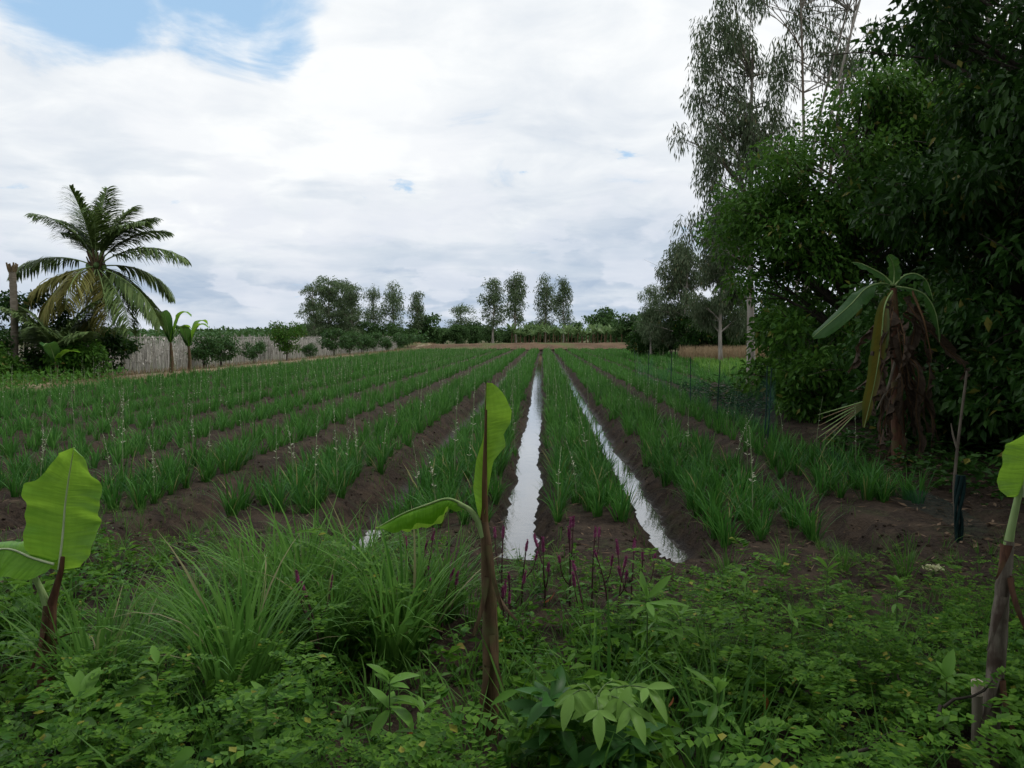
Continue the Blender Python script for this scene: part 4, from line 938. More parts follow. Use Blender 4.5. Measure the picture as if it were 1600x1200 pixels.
def sheath(parent, p, q, side, wid, mat, seed=0):
    """strip of dry leaf sheath peeling off the stem"""
    r = R(seed); p, q, side = map(np.asarray, (p, q, side)); n = 8; t = np.linspace(0, 1, n)[:, None]
    C = p + (q - p) * t + side * (.045 * t ** 2 + .02); d = np.cross(nrm(q - p), nrm(side.astype(float))); w_ = (wid * np.interp(t[:, 0], [0, .3, 1], [1, .8, .08]))[:, None]
    V = np.stack([C - d * w_ - side * .012, C + side * .006, C + d * w_ - side * .012], 1); k = np.arange(n - 1)[:, None] * 3
    mb = MB(); mb.add(V, np.concatenate([k + [0, 1, 4, 3], k + [1, 2, 5, 4]]), 0, True); return link('dry_sheath', mb.mesh('dry_sheath', mat), parent)

# centre plant
D = 3.35
B = at(765, 1215, D); b0 = np.array([B[0], B[1], float(gz(B[0], B[1]))])
def A(px, py, dd=0.0, D=D): return at(px, py, D + dd) - b0
t = root('banana_plant', b0, 'young banana plant with brown stem and one upright leaf before the wide channel', 'banana plant', 'young banana plants in the undergrowth')
stem(t, [(0, 0, -.05), A(766, 1150), A(767, 1000), A(762, 880), A(757, 815)], [.040, .038, .036, .030, .016], MT['bstem'], rough=.03)
stem(t, [A(758, 835), A(757, 760), A(758, 700), A(760, 640)], [.016, .012, .008, .004], MT['petiole_brown'], 'petiole')
banana_leaf(t, [A(752, 812), A(757, 770), A(758, 700, .02), A(758, 650, .03), A(760, 598, .03)], .245, MT['ban'], (.1, -1, .1), .45, .010, 'petiole_brown', .006, 5, (1, 1), [(0, .04), (.25, .12), (.42, .30), (.52, .80), (.6, .70), (.7, .98), (.8, 1), (.9, .72), (1, .22)], prof_left=[(0, .05), (.12, .22), (.28, .46), (.42, .36), (.55, .10), (.65, .02), (1, .01)])
stem(t, [A(757, 838), A(748, 815), A(735, 797), A(716, 786)], [.020, .014, .012, .010], MT['petiole'], 'petiole')
banana_leaf(t, [A(728, 792), A(700, 780), A(665, 790, -.02), A(630, 803, -.05), A(588, 826, -.09)], .30, MT['ban'], (0, -.25, 1), [-.5, -1.15, -1.3, -1.15, -.7], .012, 'petiole', .007, 6, (.55, 1), [(0, .1), (.1, .35), (.3, .62), (.55, .95), (.75, .80), (.9, .45), (1, .03)])
for q, (a, b_, sx, wd) in enumerate([((764, 900), (758, 990), -1, .020), ((772, 925), (790, 965), 1, .014), ((766, 990), (772, 1085), 1, .022), ((764, 1040), (756, 1150), -1, .024), ((760, 850), (768, 950), 1, .016)]):
    sheath(t, A(a[0], a[1], -.03), A(b_[0], b_[1], -.04), (sx * .8, -.5, 0), wd, MT['bstem'] if q != 1 else MT['dry'], q)
# left plant
D2 = 3.55
B = at(72, 1150, D2); b0 = np.array([B[0], B[1], float(gz(B[0], B[1]))])
def A2(px, py, dd=0.0): return at(px, py, D2 + dd) - b0
t = root('banana_plant', b0, 'young banana plant with one broad leaf facing us at the left edge', 'banana plant', 'young banana plants in the undergrowth')
stem(t, [(0, 0, -.05), A2(73, 1080), A2(75, 1000), A2(78, 945)], [.046, .042, .037, .028], MT['bstem_red'], rough=.03, seed=2)
stem(t, [A2(78, 955), A2(86, 925), A2(96, 890), A2(98, 870)], [.024, .017, .012, .009], MT['bstem_red'], 'petiole')
stem(t, [A2(76, 955), A2(66, 925), A2(48, 890), A2(22, 868)], [.022, .015, .012, .010], MT['petiole'], 'petiole')
banana_leaf(t, [A2(92, 890), A2(98, 840, .02), A2(102, 790, .03), A2(108, 745, .03), A2(116, 699, .0)], .37, MT['ban'], (.12, -1, .15), .24, .020, 'rib', .0065, 7, (.98, 1.0), [(0, .12), (.05, .55), (.15, .85), (.4, .98), (.6, 1), (.74, .92), (.86, .66), (.95, .34), (1, .02)], prof_left=[(0, .12), (.05, .55), (.15, .80), (.4, .92), (.66, .98), (.69, .72), (.8, .52), (.92, .3), (1, .02)], nu=90, nv=13)
banana_leaf(t, [A2(84, 882, -.02), A2(50, 872, -.03), A2(10, 858, -.06), A2(-40, 870, -.10), A2(-90, 905, -.15)], .33, MT['ban'], (0, -.55, 1), [-.1, -.25, -.4, -.5, -.5], .012, 'rib', .007, 8, (.8, .8), [(0, .25), (.1, .6), (.35, 1), (.7, .9), (1, .05)])
sheath(t, A2(76, 960, -.03), A2(70, 1040, -.04), (-.6, -.6, 0), .018, MT['bstem_red'], 3)
sheath(t, A2(82, 1000, -.03), A2(104, 985, -.03), (.9, -.3, 0), .008, MT['bstem_red'], 4)
sheath(t, A2(74, 1060, -.03), A2(84, 1130, -.04), (.5, -.7, 0), .020, MT['bstem_red'], 5)
# right plant
D3 = 3.0
B = at(1538, 1225, D3); b0 = np.array([B[0], B[1], float(gz(B[0], B[1]))])
def A3(px, py, dd=0.0): return at(px, py, D3 + dd) - b0
t = root('banana_plant', b0, 'leaning banana plant with grey peeling stem and rounded leaf at the right edge', 'banana plant', 'young banana plants in the undergrowth')
stem(t, [(0, 0, -.05), A3(1542, 1160), A3(1556, 1050), A3(1562, 960), A3(1572, 880), A3(1577, 845)], [.044, .038, .032, .028, .023, .018], MT['bstem_grey'], rough=.05, seed=4)
stem(t, [A3(1574, 860), A3(1580, 825), A3(1590, 780), A3(1600, 745)], [.018, .014, .012, .010], MT['petiole'], 'petiole')
banana_leaf(t, [A3(1597, 776), A3(1600, 755, -.01), A3(1606, 720, -.03), A3(1616, 690, -.05), A3(1634, 655, -.10)], .27, MT['ban'], (.2, -1, .25), .15, .008, 'rib', .007, 9, (1, 1), [(0, .25), (.08, .6), (.25, .95), (.5, 1), (.8, .85), (1, .2)])
for q, (a, b_, sx) in enumerate([((1574, 850), (1566, 900), -1), ((1566, 930), (1552, 1010), -1), ((1572, 900), (1580, 985), 1), ((1556, 1050), (1540, 1140), -1), ((1560, 1060), (1566, 1160), 1)]):
    sheath(t, A3(a[0], a[1], -.03), A3(b_[0], b_[1], -.04), (sx * .7, -.6, 0), .022, MT['bstem_grey' if q % 2 else 'bstem_red'], 10 + q)
# pale cut stub beside it, and the twig lying against it
b0 = at(1527, 1150, 2.95); b0[2] = float(gz(b0[0], b0[1]))
t = root('cut_stake', b0, 'short cut stake with pale top beside the grey banana stem', 'stake')
stem(t, [(0, 0, -.05), at(1527, 1120, 2.95) - b0, at(1527, 1085, 2.95) - b0], [.020, .019, .019], MT['wood'], 'post', 8)
stem(t, [at(1527, 1085, 2.95) - b0, at(1527, 1064, 2.95) - b0], [.0205, .022], MT['rot_white'], 'cut_end', 8)
def twig(pts, r0, label):
    P = np.array([at(*p) for p in pts]); b0 = P[0].copy(); b0[2] = float(gz(b0[0], b0[1])); mb = MB()
    C = np.concatenate([bez(P[0], P[1], P[2], 9)]) + R(int(pts[0][0])).normal(size=(9, 3)) * .006
    tube(mb, C - b0, np.linspace(r0, r0 * .4, 9), 6)
    c2 = C[5] - b0; tube(mb, np.array([c2, c2 + [.03, -.02, .03], c2 + [.05, -.03, .075]]), [r0 * .5, r0 * .35, r0 * .2], 4)
    tag(link('twig', mb.mesh('twig', MT['bark_dark']), None, b0), label, 'twig')
twig([(1462, 1112, 2.8), (1500, 1090, 2.8), (1560, 1070, 2.85)], .008, 'bent dark twig leaning on the pale cut stake')
twig([(1330, 1180, 2.6), (1370, 1150, 2.65), (1420, 1140, 2.7)], .007, 'dark fallen twig low in the right undergrowth')

# far young banana plants by the palm
def small_banana(px, py_base, d, ytop, label, seed, n=5):
    b0 = at(px, py_base, d); b0[2] = float(gz(b0[0], b0[1])); r = R(seed); H = EYE + (526 - ytop) / FPX * d
    t = root('banana_plant', b0, label, 'banana plant', 'banana plants by the path'); hs = H * .52
    stem(t, [(0, 0, -.05), (.04, 0, hs * .5), (0, 0, hs)], [.10, .085, .05], MT['bstem'])
    for q in range(n):
        a = q * 2.4 + r.uniform(-.3, .3); e0 = (math.cos(a), math.sin(a)); up = r.uniform(.5, 1.0) * (H - hs)
        banana_leaf(t, [(0, 0, hs * .95), (e0[0] * .25, e0[1] * .25, hs + up * .55), (e0[0] * .45, e0[1] * .45, hs + up * .9), (e0[0] * .7, e0[1] * .7, hs + up), (e0[0] * .95, e0[1] * .95, hs + up * .85)], .58, MT['ban_dark' if q % 3 else 'ban'], (0, 0, 1), .25, .02, 'petiole', .02, seed + q, nu=14, nv=5)
small_banana(268, 590, 36, 486, 'young banana plant with dark leaves beside the hanging palm frond', 170, 5)
small_banana(296, 588, 37, 500, 'young banana plant with bright leaves left of the citrus row', 180, 5)
small_banana(88, 588, 29.5, 535, 'small banana plant with pale leaf below the young palm', 190, 4)

# dying banana plant by the thicket
D4 = 10.9
b0 = at(1405, 742, D4); b0[2] = float(gz(b0[0], b0[1]))
def A4(px, py, dd=0.0): return at(px, py, D4 + dd) - b0
t = root('banana_plant', b0, 'dying banana plant hung with dry brown leaves beside the dark thicket', 'banana plant')
stem(t, [(0, 0, -.05), A4(1402, 640), A4(1400, 540), A4(1396, 450)], [.095, .08, .065, .04], MT['bstem_red'], rough=.03)
lf = banana_leaf(t, [A4(1396, 446), A4(1375, 443), A4(1352, 452), A4(1325, 480, -.05), A4(1270, 527, -.1)], .30, MT['ban_dark'], (0, -.6, 1), [-.2, -.35, -.4, -.35, -.3], .02, 'petiole', .014, 20, (1, .85), [(0, .06), (.2, .08), (.35, .55), (.5, .95), (.8, 1), (.94, .75), (1, .15)], 7)
lf['label'] = 'green leaf reaching out to the left'
banana_leaf(t, [A4(1396, 446), A4(1380, 430), A4(1362, 420), A4(1345, 412), A4(1330, 410)], .16, MT['ban_dark'], (0, -.5, 1), -.6, .015, 'petiole', .012, 21)
banana_leaf(t, [A4(1398, 446), A4(1412, 432), A4(1430, 428), A4(1448, 440), A4(1458, 470)], .15, MT['ban_dark'], (0, -.6, 1), -.5, .02, 'petiole', .014, 22, tear=12)
banana_leaf(t, [A4(1400, 448), A4(1424, 452), A4(1446, 462), A4(1462, 490), A4(1468, 535)], .17, MT['ban_dark'], (0, -.6, 1), -.7, .02, 'petiole', .014, 23, tear=12)
banana_leaf(t, [A4(1396, 446), A4(1397, 425), A4(1394, 410, -.05), A4(1388, 398, -.1)], .18, MT['ban_dark'], (0, -1, .2), .2, .02, 'petiole', .012, 24)
lf = banana_leaf(t, [A4(1394, 455, -.1), A4(1382, 480, -.25), A4(1376, 540, -.3), A4(1366, 600, -.3), A4(1350, 668, -.3)], .34, MT['ban_yel'], (-.2, -1, 0), .35, .02, 'petiole', .013, 25, (.6, .9), [(0, .1), (.15, .35), (.35, .8), (.6, .9), (.85, .7), (1, .1)], 7)
lf['label'] = 'yellowing leaf hanging straight down'
rd = R(26)
for q in range(30):      # dead leaves folded down against the stem
    x0 = rd.uniform(1372, 1440); y0 = rd.uniform(490, 630); ln = rd.uniform(50, 170); dx = rd.normal(0, 24) + (x0 - 1405) * .35; dd = rd.uniform(-.45, .35)
    pts = [A4(x0 * .4 + 1400 * .6, y0 - 25, dd * .3), A4(x0, y0, dd), A4(x0 + dx * .4 + rd.normal(0, 7), y0 + ln * .4, dd * 1.1), A4(x0 + dx * .8 + rd.normal(0, 7), y0 + ln * .75, dd * 1.1), A4(x0 + dx, min(y0 + ln, 738), dd)]
    o = banana_leaf(t, pts, rd.uniform(.05, .17), MT['ban_dry'], (rd.normal(), -1, .1), rd.uniform(.5, 1.3), .05, 'petiole_brown', .010, 300 + q, tear=16, nu=30, nv=7); o.name = 'dead_leaf'
for q in range(9):       # ribs of a stripped leaf that lies on the net
    y1 = 640 + q * 6; o = stem(t, [A4(1368, 622, -.1), A4(1335, 632 + q * 2, -.2), A4(1278 + 6 * (q % 3), y1 + 8, -.3)], [.012, .010, .004], MT['reed'] if q % 2 else MT['petiole'], 'bare_rib', 5)
stem(t, [A4(1425, 455), A4(1444, 500, -.2), A4(1456, 560, -.2)], [.02, .012, .006], MT['petiole_brown'], 'bare_rib', 6)
stem(t, [A4(1400, 560, -.2), A4(1388, 605, -.3), A4(1370, 640, -.35)], [.02, .016, .010], MT['wood'], 'bare_rib', 6)

# ------------------------------------------------------------------ net fence on the right
t = root('net_fence', (3.85, 7.0, 0), 'sagging teal net fence on thin dark posts along the right bed', 'fence')
pm = MB(); tube(pm, [(0, 0, -.25), (.01, 0, .6), (0, .01, 1.28)], [.013, .012, .011], 7); pm = pm.mesh('post', MT['dark_post'])
fy = [0.0, 6.6, 7.0, 10.2, 13.6, 17.2, 21.5, 26.0]
for q, y in enumerate(fy[1:]): o = link('post', pm, t, (.08 * math.sin(q * 2.1), y, float(gz(3.85, y + 7))), q * 1.0); o.rotation_euler[0] = .03 * math.sin(q); o.rotation_euler[1] = .04 * math.cos(q * 1.7)
ys_ = np.linspace(0, 26, 150); vv = np.linspace(0, 1, 10)
sag = np.zeros(150)
for a, b in zip(fy[:-1], fy[1:]): m = (ys_ >= a) & (ys_ <= b); sag[m] = np.sin((ys_[m] - a) / (b - a) * PI)
topz = 1.12 - .42 * sag; topz = np.where(ys_ < 6.2, .16 + .06 * np.sin(ys_ * 2), topz)
NX = .06 * np.sin(ys_[:, None] * 1.7 + vv[None] * 2) + .12 * sag[:, None] * vv[None] + .05 * (vnoise(ys_[:, None] * 2, vv[None] * 4, 61) - .5)
NZ = topz[:, None] * vv[None] + gz(np.full(150, 3.85), ys_ + 7)[:, None]
i, j = np.meshgrid(np.arange(149), np.arange(9), indexing='ij'); k = (i * 10 + j).reshape(-1)
nb = MB(); nb.add(np.stack([NX, np.broadcast_to(ys_[:, None], NX.shape), NZ], -1), np.stack([k, k + 1, k + 11, k + 10], -1), 0, True); link('netting', nb.mesh('netting', MT['net']), t)
# rolled end of the net tied to the first pole
bm_ = MB(); n = 14; z = np.linspace(0, .62, n)
for q in range(4):
    a = q * 1.26; tube(bm_, np.stack([  .020 * np.cos(a + z * 3) + .015 * np.sin(z * 9 + q), .02 * np.sin(a + z * 3), z], -1), .013 * (1 + .3 * np.sin(z * 11 + q)), 6, 0)
link('rolled_net', bm_.mesh('rolled_net', rough_mat('rolled_teal_net', (.005, .015, .015), (.010, .028, .027), 40, .8, .4, (1, 1, .2))), t, (-.20, -.02, float(gz(3.65, 7.0)) - .02))
b0 = gp(1486, 850); b0 = np.array([3.70, 7.05, float(gz(3.70, 7.05))])
t = root('leaning_pole', b0, 'thin leaning wooden pole rising from the rolled end of the net', 'pole')
stem(t, [(0, 0, -.2), at(1490, 760, 7.05) - b0, at(1498, 680, 7.1) - b0, at(1511, 580, 7.15) - b0], [.017, .015, .013, .010], MT['bark'], 'shaft', 8, .04)
stem(t, [at(1495, 700, 7.08) - b0, at(1489, 680, 7.08) - b0, at(1486, 662, 7.08) - b0], [.010, .008, .004], MT['wood'], 'side_branch', 6)

# ------------------------------------------------------------------ foreground plants
rf = R(500)
# lemongrass tussocks
def lemongrass(seed, nb, L0, L1):
    r = R(seed); mb = MB(); az = r.uniform(0, 2 * PI, nb); rad = r.random(nb) ** .5 * .13
    base = np.stack([np.cos(az) * rad, np.sin(az) * rad, np.full(nb, -.02)], -1)
    ln = r.uniform(L0, L1, nb); l0 = rad / .13 * r.uniform(.1, .55, nb); l1 = l0 + r.uniform(.3, 2.0, nb)
    blades(mb, base, az + r.normal(0, .45, nb), ln, l0, l1, r.uniform(.012, .023, nb), 8, 0, .35)
    return mb.mesh('lemongrass', MT['lemon'])
LG = [lemongrass(510 + q, 150, .60, 1.08) for q in range(4)]
for q, (px, py, s, lab) in enumerate([(372, 1125, .92, 'tall lemongrass tussock left of centre in the front'), (148, 1120, .80, 'lemongrass tussock right of the left banana stem'), (470, 985, .98, 'bright lemongrass tussock behind the tall front one'), (560, 960, .85, 'lemongrass tussock below the drooping banana leaf'),
                                  (622, 1045, .90, 'lemongrass tussock just left of the brown centre stem'), (395, 955, .82, 'lemongrass tussock at the left rear of the grass group'), (690, 975, .72, 'lemongrass tussock behind the centre banana stem'), (300, 1010, .62, 'short lemongrass tussock at the left side of the grass group'), (215, 1050, .55, 'small lemongrass tussock between two larger ones'), (520, 1040, .75, 'lemongrass tussock in the middle of the grass group')]):
    p = gp(px, py); tag(link('lemongrass', LG[q % 4], None, (p[0], p[1], float(gz(p[0], p[1]))), q * 1.3, s), lab, 'grass tussock', 'lemongrass tussocks in front')
GT = [clump(R(530 + q), 40, .18, .42, .009, 5, .06).mesh('grass_tuft', MT['weed_c']) for q in range(3)]
for q, (px, py, s, lab) in enumerate([(1135, 905, 1.0, 'small grass tuft at the end of the narrow channel'), (1225, 900, .8, 'small grass tuft before the bed right of the narrow channel'), (1415, 905, 1.0, 'grass tuft in front of the rolled net'), (360, 905, .9, 'grass tuft at the end of the brown left furrow'), (250, 885, .8, 'small grass tuft before the left beds'), (880, 905, .7, 'grass tuft between the ends of the two channels'), (440, 880, .9, 'grass tuft right of the brown left furrow end'), (1320, 895, .8, 'grass tuft on bare soil at the right')]):
    p = gp(px, py); tag(link('grass_tuft', GT[q % 3], None, (p[0], p[1], float(gz(p[0], p[1]))), q * 2.1, s), lab, 'grass tuft', 'grass tufts on the headland')

# celosia with magenta spikes
def celosia(seed):
    r = R(seed); h = r.uniform(.30, .46); parts = {}
    sb = MB(); heads = []
    main = bez((0, 0, -.02), (r.normal() * .02, r.normal() * .02, h * .5), (r.normal() * .05, r.normal() * .05, h), 7); tube(sb, main, np.linspace(.007, .004, 7), 6); heads.append((main[-1], nrm(main[-1] - main[-2])))
    for q in range(r.integers(1, 4)):
        a = r.uniform(0, 6.3); i_ = r.integers(2, 5); e_ = main[i_] + np.array([math.cos(a) * .08, math.sin(a) * .08, r.uniform(.12, .24)]); br = bez(main[i_], main[i_] + np.array([math.cos(a) * .07, math.sin(a) * .07, .05]), e_, 5); tube(sb, br, np.linspace(.005, .003, 5), 5); heads.append((e_, nrm(e_ - br[-2])))
    lb = MB(); n = 14; z = r.uniform(.1, .85, n); a = r.uniform(0, 6.3, n); P = np.stack([np.interp(z * h, main[:, 2], main[:, q]) for q in range(3)], -1)
    leaves(lb, P, np.stack([np.cos(a), np.sin(a), np.full(n, .25)], -1), r.uniform(.05, .10, n), r.uniform(.014, .026, n), None, .25, .35, 0, True, r)
    hm = []
    for c, d in heads:
        hb = MB(); ln = r.uniform(.04, .085); n = 60; t = r.random(n); aa = r.uniform(0, 6.3, n); rad = .010 * np.interp(t, [0, .15, .7, 1], [.9, 1, .8, .15])
        s, nn = frames(np.array([d]), np.zeros(1)); rv = np.cos(aa)[:, None] * s + np.sin(aa)[:, None] * nn
        P = c + d * (t * ln)[:, None] + rv * rad[:, None] * .4; lo = t < .35
        for msk, mt in ((lo, 1), (~lo, 0)):
            if msk.any(): leaves(hb, P[msk], nrm(rv[msk] + d * .8), .013, .006, None, .3, 0, mt, False, r)
        tube(hb, np.array([c, c + d * ln * .5, c + d * ln * .95]), [.008, .009, .003], 6, 0)
        hm.append(hb.mesh('flower_spike', [MT['magenta'], MT['pink']]))
    return sb.mesh('stem', MT['purple_stem']), lb.mesh('leaves', MT['weed_b']), hm
CE = [celosia(540 + q) for q in range(6)]
ce_spots = [(690, 1000), (645, 985), (785, 965), (800, 990), (815, 955), (850, 960), (790, 1015), (890, 955), (925, 950), (950, 955), (965, 975), (985, 960), (600, 1010), (505, 1060), (1000, 985), (915, 1015)]
for q, (px, py) in enumerate(ce_spots):
    p = gp(px, py); st, lv, hm = CE[q % 6]
    lab = ('celosia with magenta spikes standing before the wide channel' if px < 845 else 'celosia with magenta spikes before the bed between the two channels' if px < 930 else 'celosia with magenta and pink spikes near the end of the narrow channel') if px > 770 else ('celosia with magenta flower spikes among the lemongrass left of the centre stem' if px > 520 else 'lone celosia with small pink spikes in the left lemongrass')
    t = root('celosia', (p[0], p[1], float(gz(p[0], p[1]))), lab, 'flower', 'magenta celosia flowers', q * 1.9, float(rf.uniform(.85, 1.2)))
    link('stem', st, t); link('foliage', lv, t)
    for h_ in hm: link('flower_spike', h_, t)

# leafy saplings: every leaf a part
def leaf_shape(Ln, Wd, mat, droop=.25):
    mb = MB(); n = 9; s = np.linspace(0, 1, n); w_ = np.interp(s, [0, .12, .35, .6, .85, 1], [.04, .5, .95, 1, .55, .02]) * Wd / 2
    z = -droop * Ln * s ** 2
    V = np.stack([np.stack([s * Ln, -w_, z + w_ * .35], -1), np.stack([s * Ln, 0 * s, z], -1), np.stack([s * Ln, w_, z + w_ * .35], -1)], 1)
    k = np.arange(n - 1)[:, None] * 3; mb.add(V, np.concatenate([k + [0, 3, 4, 1], k + [1, 4, 5, 2]]), 0, True); return mb.mesh('leaf', mat)
def sapling(name, loc, label, h, whorls, lme, smat, seed, rad=.006, lean=(0, 0), group=None, cat='sapling'):
    r = R(seed); t = root(name, loc, label, cat, group)
    mb = MB(); top = np.array([lean[0], lean[1], h]); C = bez((0, 0, -.03), (0, 0, h * .5), top, 8); tube(mb, C, np.linspace(rad, rad * .5, 8), 6); link('stem', mb.mesh('stem', smat), t)
    for zf, n, el, s in whorls:
        p = np.array([np.interp(zf * h, C[:, 2], C[:, q]) for q in range(3)]); a0 = r.uniform(0, 6.3)
        for q in range(n):
            o = link('leaf', lme[r.integers(len(lme))], t, p + [0, 0, r.uniform(-.02, .02)], None, float(s * r.uniform(.6, 1.2)))
            o.rotation_euler = (r.normal(0, .45), -math.radians(el) + r.normal(0, .32), a0 + q * 2 * PI / n + r.normal(0, .35))
    return t
LV_light = [leaf_shape(.15, .050, MT['sapling'], .3), leaf_shape(.12, .045, MT['sapling'], .2)]
LV_lance = [leaf_shape(.17, .034, MT['lance'], .3), leaf_shape(.14, .030, MT['lance'], .15)]
LV_dark = [leaf_shape(.17, .060, MT['darkleaf'], .4), leaf_shape(.14, .050, MT['darkleaf'], .25)]
LV_young = [leaf_shape(.13, .050, MT['lance'], .3), leaf_shape(.11, .040, MT['lance'], .2)]
def gpt(px, py): p = gp(px, py, .1); return (p[0], p[1], float(gz(p[0], p[1])))
# compound-leaved sapling with pale green leaflets
p0 = np.array(gpt(930, 1230)); t = root('sapling', p0, 'pale yellow green sapling with paired leaflets low in the middle', 'sapling')
mb = MB(); hub = at(930, 1092, p0[1]) - p0; tube(mb, bez((0, 0, -.03), (0, 0, .2), hub, 8), np.linspace(.008, .005, 8), 6); link('stem', mb.mesh('stem', MT['green_stem']), t)
for q, (ex, ey, dd, nl) in enumerate([(1010, 1075, -.22, 4), (985, 1105, -.25, 4), (895, 1085, -.25, 4), (905, 1070, .1, 3), (965, 1065, .15, 4), (935, 1110, -.30, 3)]):
    tip = at(ex, ey, p0[1] + dd) - p0; C = bez(hub, (hub + tip) / 2 + np.array([0, 0, .05]), tip, 8)
    mb = MB(); tube(mb, C, np.linspace(.004, .002, 8), 5); rach = link('rachis', mb.mesh('rachis', MT['green_stem']), t)
    dirv = nrm(tip - hub); az = math.atan2(dirv[1], dirv[0])
    for k_ in range(nl):
        pp = C[int(2 + k_ * 5 / max(nl - 1, 1))]
        for sg in (-1, 1):
            o = link('leaf', LV_light[(k_ + q) % 2], rach, pp, None, float(rf.uniform(.55, .85))); o.rotation_euler = (sg * .35 + rf.normal(0, .2), .25 + rf.normal(0, .2), az + sg * (.85 + rf.normal(0, .15)))
    o = link('leaf', LV_light[0], rach, C[-1], None, .85); o.rotation_euler = (0, .4, az)
sapling('sapling', gpt(1010, 1100), 'upright sapling with long lance leaves behind the pale one', .56, [(1.0, 9, 35, 1.0), (.95, 6, -10, 1.1), (.75, 5, 10, .9), (.5, 4, 0, .8)], LV_lance, MT['green_stem'], 550)
sapling('sapling', gpt(1062, 1085), 'lance leaved sapling just right of the upright one', .46, [(1.0, 7, 30, .9), (.85, 6, 5, 1.0), (.6, 4, 0, .8)], LV_lance, MT['green_stem'], 551)
sapling('sapling', gpt(860, 1225), 'dark leaved sapling left of the pale yellow green one', .36, [(1.0, 8, 25, 1.1), (.8, 7, 0, 1.2), (.5, 6, -5, 1.0)], LV_dark, MT['green_stem'], 552)
sapling('sapling', gpt(985, 1250), 'dark leaved sapling below the pale yellow green one', .26, [(1.0, 7, 20, 1.1), (.7, 7, 0, 1.2)], LV_dark, MT['green_stem'], 553)
for q, (px, py, h, s, lab) in enumerate([(418, 1225, .20, 1.0, 'bright leafy seedling at the bottom below the tall lemongrass'), (250, 1200, .28, .9, 'bright leafy seedling right of the left banana stem'), (610, 1235, .26, 1.0, 'bright leafy seedling at the bottom left of the centre stem'), (130, 1235, .18, 1.1, 'broad leaved seedling in the bottom left corner'), (545, 1240, .16, .8, 'small seedling at the bottom between two larger ones'), (660, 1245, .22, .9, 'leafy seedling at the foot of the centre banana plant'),
                                 (1165, 1010, .30, .9, 'seedling with long pointed leaves in the right undergrowth'), (1290, 1000, .32, .9, 'seedling standing above the low weeds at the right'), (1400, 1000, .26, .8, 'seedling left of the grey banana stem'), (1235, 1080, .26, .9, 'seedling in the middle of the right undergrowth'), (1475, 1190, .24, .9, 'seedling at the foot of the grey banana stem'), (1120, 1215, .22, 1.0, 'seedling at the bottom right of the pale sapling')]):
    sapling('seedling', gpt(px, py), lab, h + .16, [(1.0, 6, 38, s * .95), (.8, 5, 12, s * 1.05), (.5, 4, 0, s * .8)], LV_young if q < 6 else (LV_lance if q % 2 else LV_young), MT['green_stem'], 560 + q, .005, group='leafy seedlings in the undergrowth', cat='seedling')
# rust coloured dead leaves caught in the weeds
RL = leaf_shape(.11, .045, MT['rust'], .5)
for q, (px, py, d, lab, s) in enumerate([(1192, 1085, 3.3, 'rust orange dead leaf caught in the right undergrowth', 1.0), (640, 1135, 2.95, 'curled rust brown leaf at the bottom left of the centre stem', .9), (866, 925, 5.0, 'reddish brown leaf among the celosia', 1.0), (1052, 1088, 3.3, 'small red leaf right of the pale sapling', .6)]):
    p = at(px, py, d); o = link('dead_leaf', RL, None, p, None, s); o.rotation_euler = (.8 + q, 1.2, q * 1.3); tag(o, lab, 'leaf', 'fallen rust coloured leaves')
# pale flower head by the rolled net
b0 = gp(1458, 905); b0[2] = float(gz(b0[0], b0[1])); t = root('pale_flower', b0, 'cream flower head lying low before the rolled net', 'flower')
mb = MB(); n = 60; a = rf.uniform(0, 6.3, n); leaves(mb, np.stack([rf.normal(0, .035, n), rf.normal(0, .025, n), .05 + rf.random(n) * .03], -1), np.stack([np.cos(a), np.sin(a), rf.uniform(.2, 1.5, n)], -1), .035, .022); link('petals', mb.mesh('petals', leaf_mat('cream_petal', (.42, .44, .24), (.56, .56, .36), .3, .6)), t)['kind'] = 'stuff'
mb = MB(); tube(mb, [(0, 0, -.03), (0, 0, .03), (.01, 0, .06)], .008, 5); link('stem', mb.mesh('stem', MT['green_stem']), t)

# undergrowth: a mass of small plants nobody could count
def weed_fine(seed):          # feathery compound leaves with tiny leaflets
    r = R(seed); mb = MB(); h = r.uniform(.16, .42)
    for q in range(6):
        a = q * 2.4 + r.uniform(-.3, .3); z0 = h * r.uniform(.25, 1.0); ln = r.uniform(.07, .14); d = nrm(np.array([math.cos(a), math.sin(a), r.uniform(.2, 1.6)])); s = np.array([-math.sin(a), math.cos(a), 0])
        n = 8; t = np.linspace(.15, 1, n); P = np.array([0, 0, z0]) + d * (t * ln)[:, None] + np.array([0, 0, -.04]) * (t ** 2)[:, None]
        for sg in (-1, 1): leaves(mb, P, np.tile(s * sg + d * .35, (n, 1)) + r.normal(size=(n, 3)) * .12, 0.028 * np.interp(t, [0, .5, 1], [.8, 1, .7]), .014, r.uniform(-.4, .4, n), .15, .1, 0, False, r)
    return mb
def weed_broad(seed):
    r = R(seed); mb = MB(); h = r.uniform(.12, .30); n = 16; a = r.uniform(0, 6.3, n); z = h * r.random(n) ** .7
    leaves(mb, np.stack([r.normal(0, .02, n), r.normal(0, .02, n), z], -1), np.stack([np.cos(a), np.sin(a), r.uniform(-.1, .9, n)], -1), r.uniform(.035, .075, n), r.uniform(.018, .034, n), None, .25, .3, 0, True, r); return mb
def weed_plain(seed):
    r = R(seed); mb = MB(); h = r.uniform(.12, .30); n = 12; a = r.uniform(0, 6.3, n); z = h * r.random(n) ** .7
    leaves(mb, np.stack([r.normal(0, .03, n), r.normal(0, .03, n), z], -1), np.stack([np.cos(a), np.sin(a), r.uniform(-.1, .9, n)], -1), r.uniform(.05, .09, n), r.uniform(.024, .042, n), None, .25, .3, 0, False, r); return mb
wp = [weed_plain(660 + q) for q in range(5)]
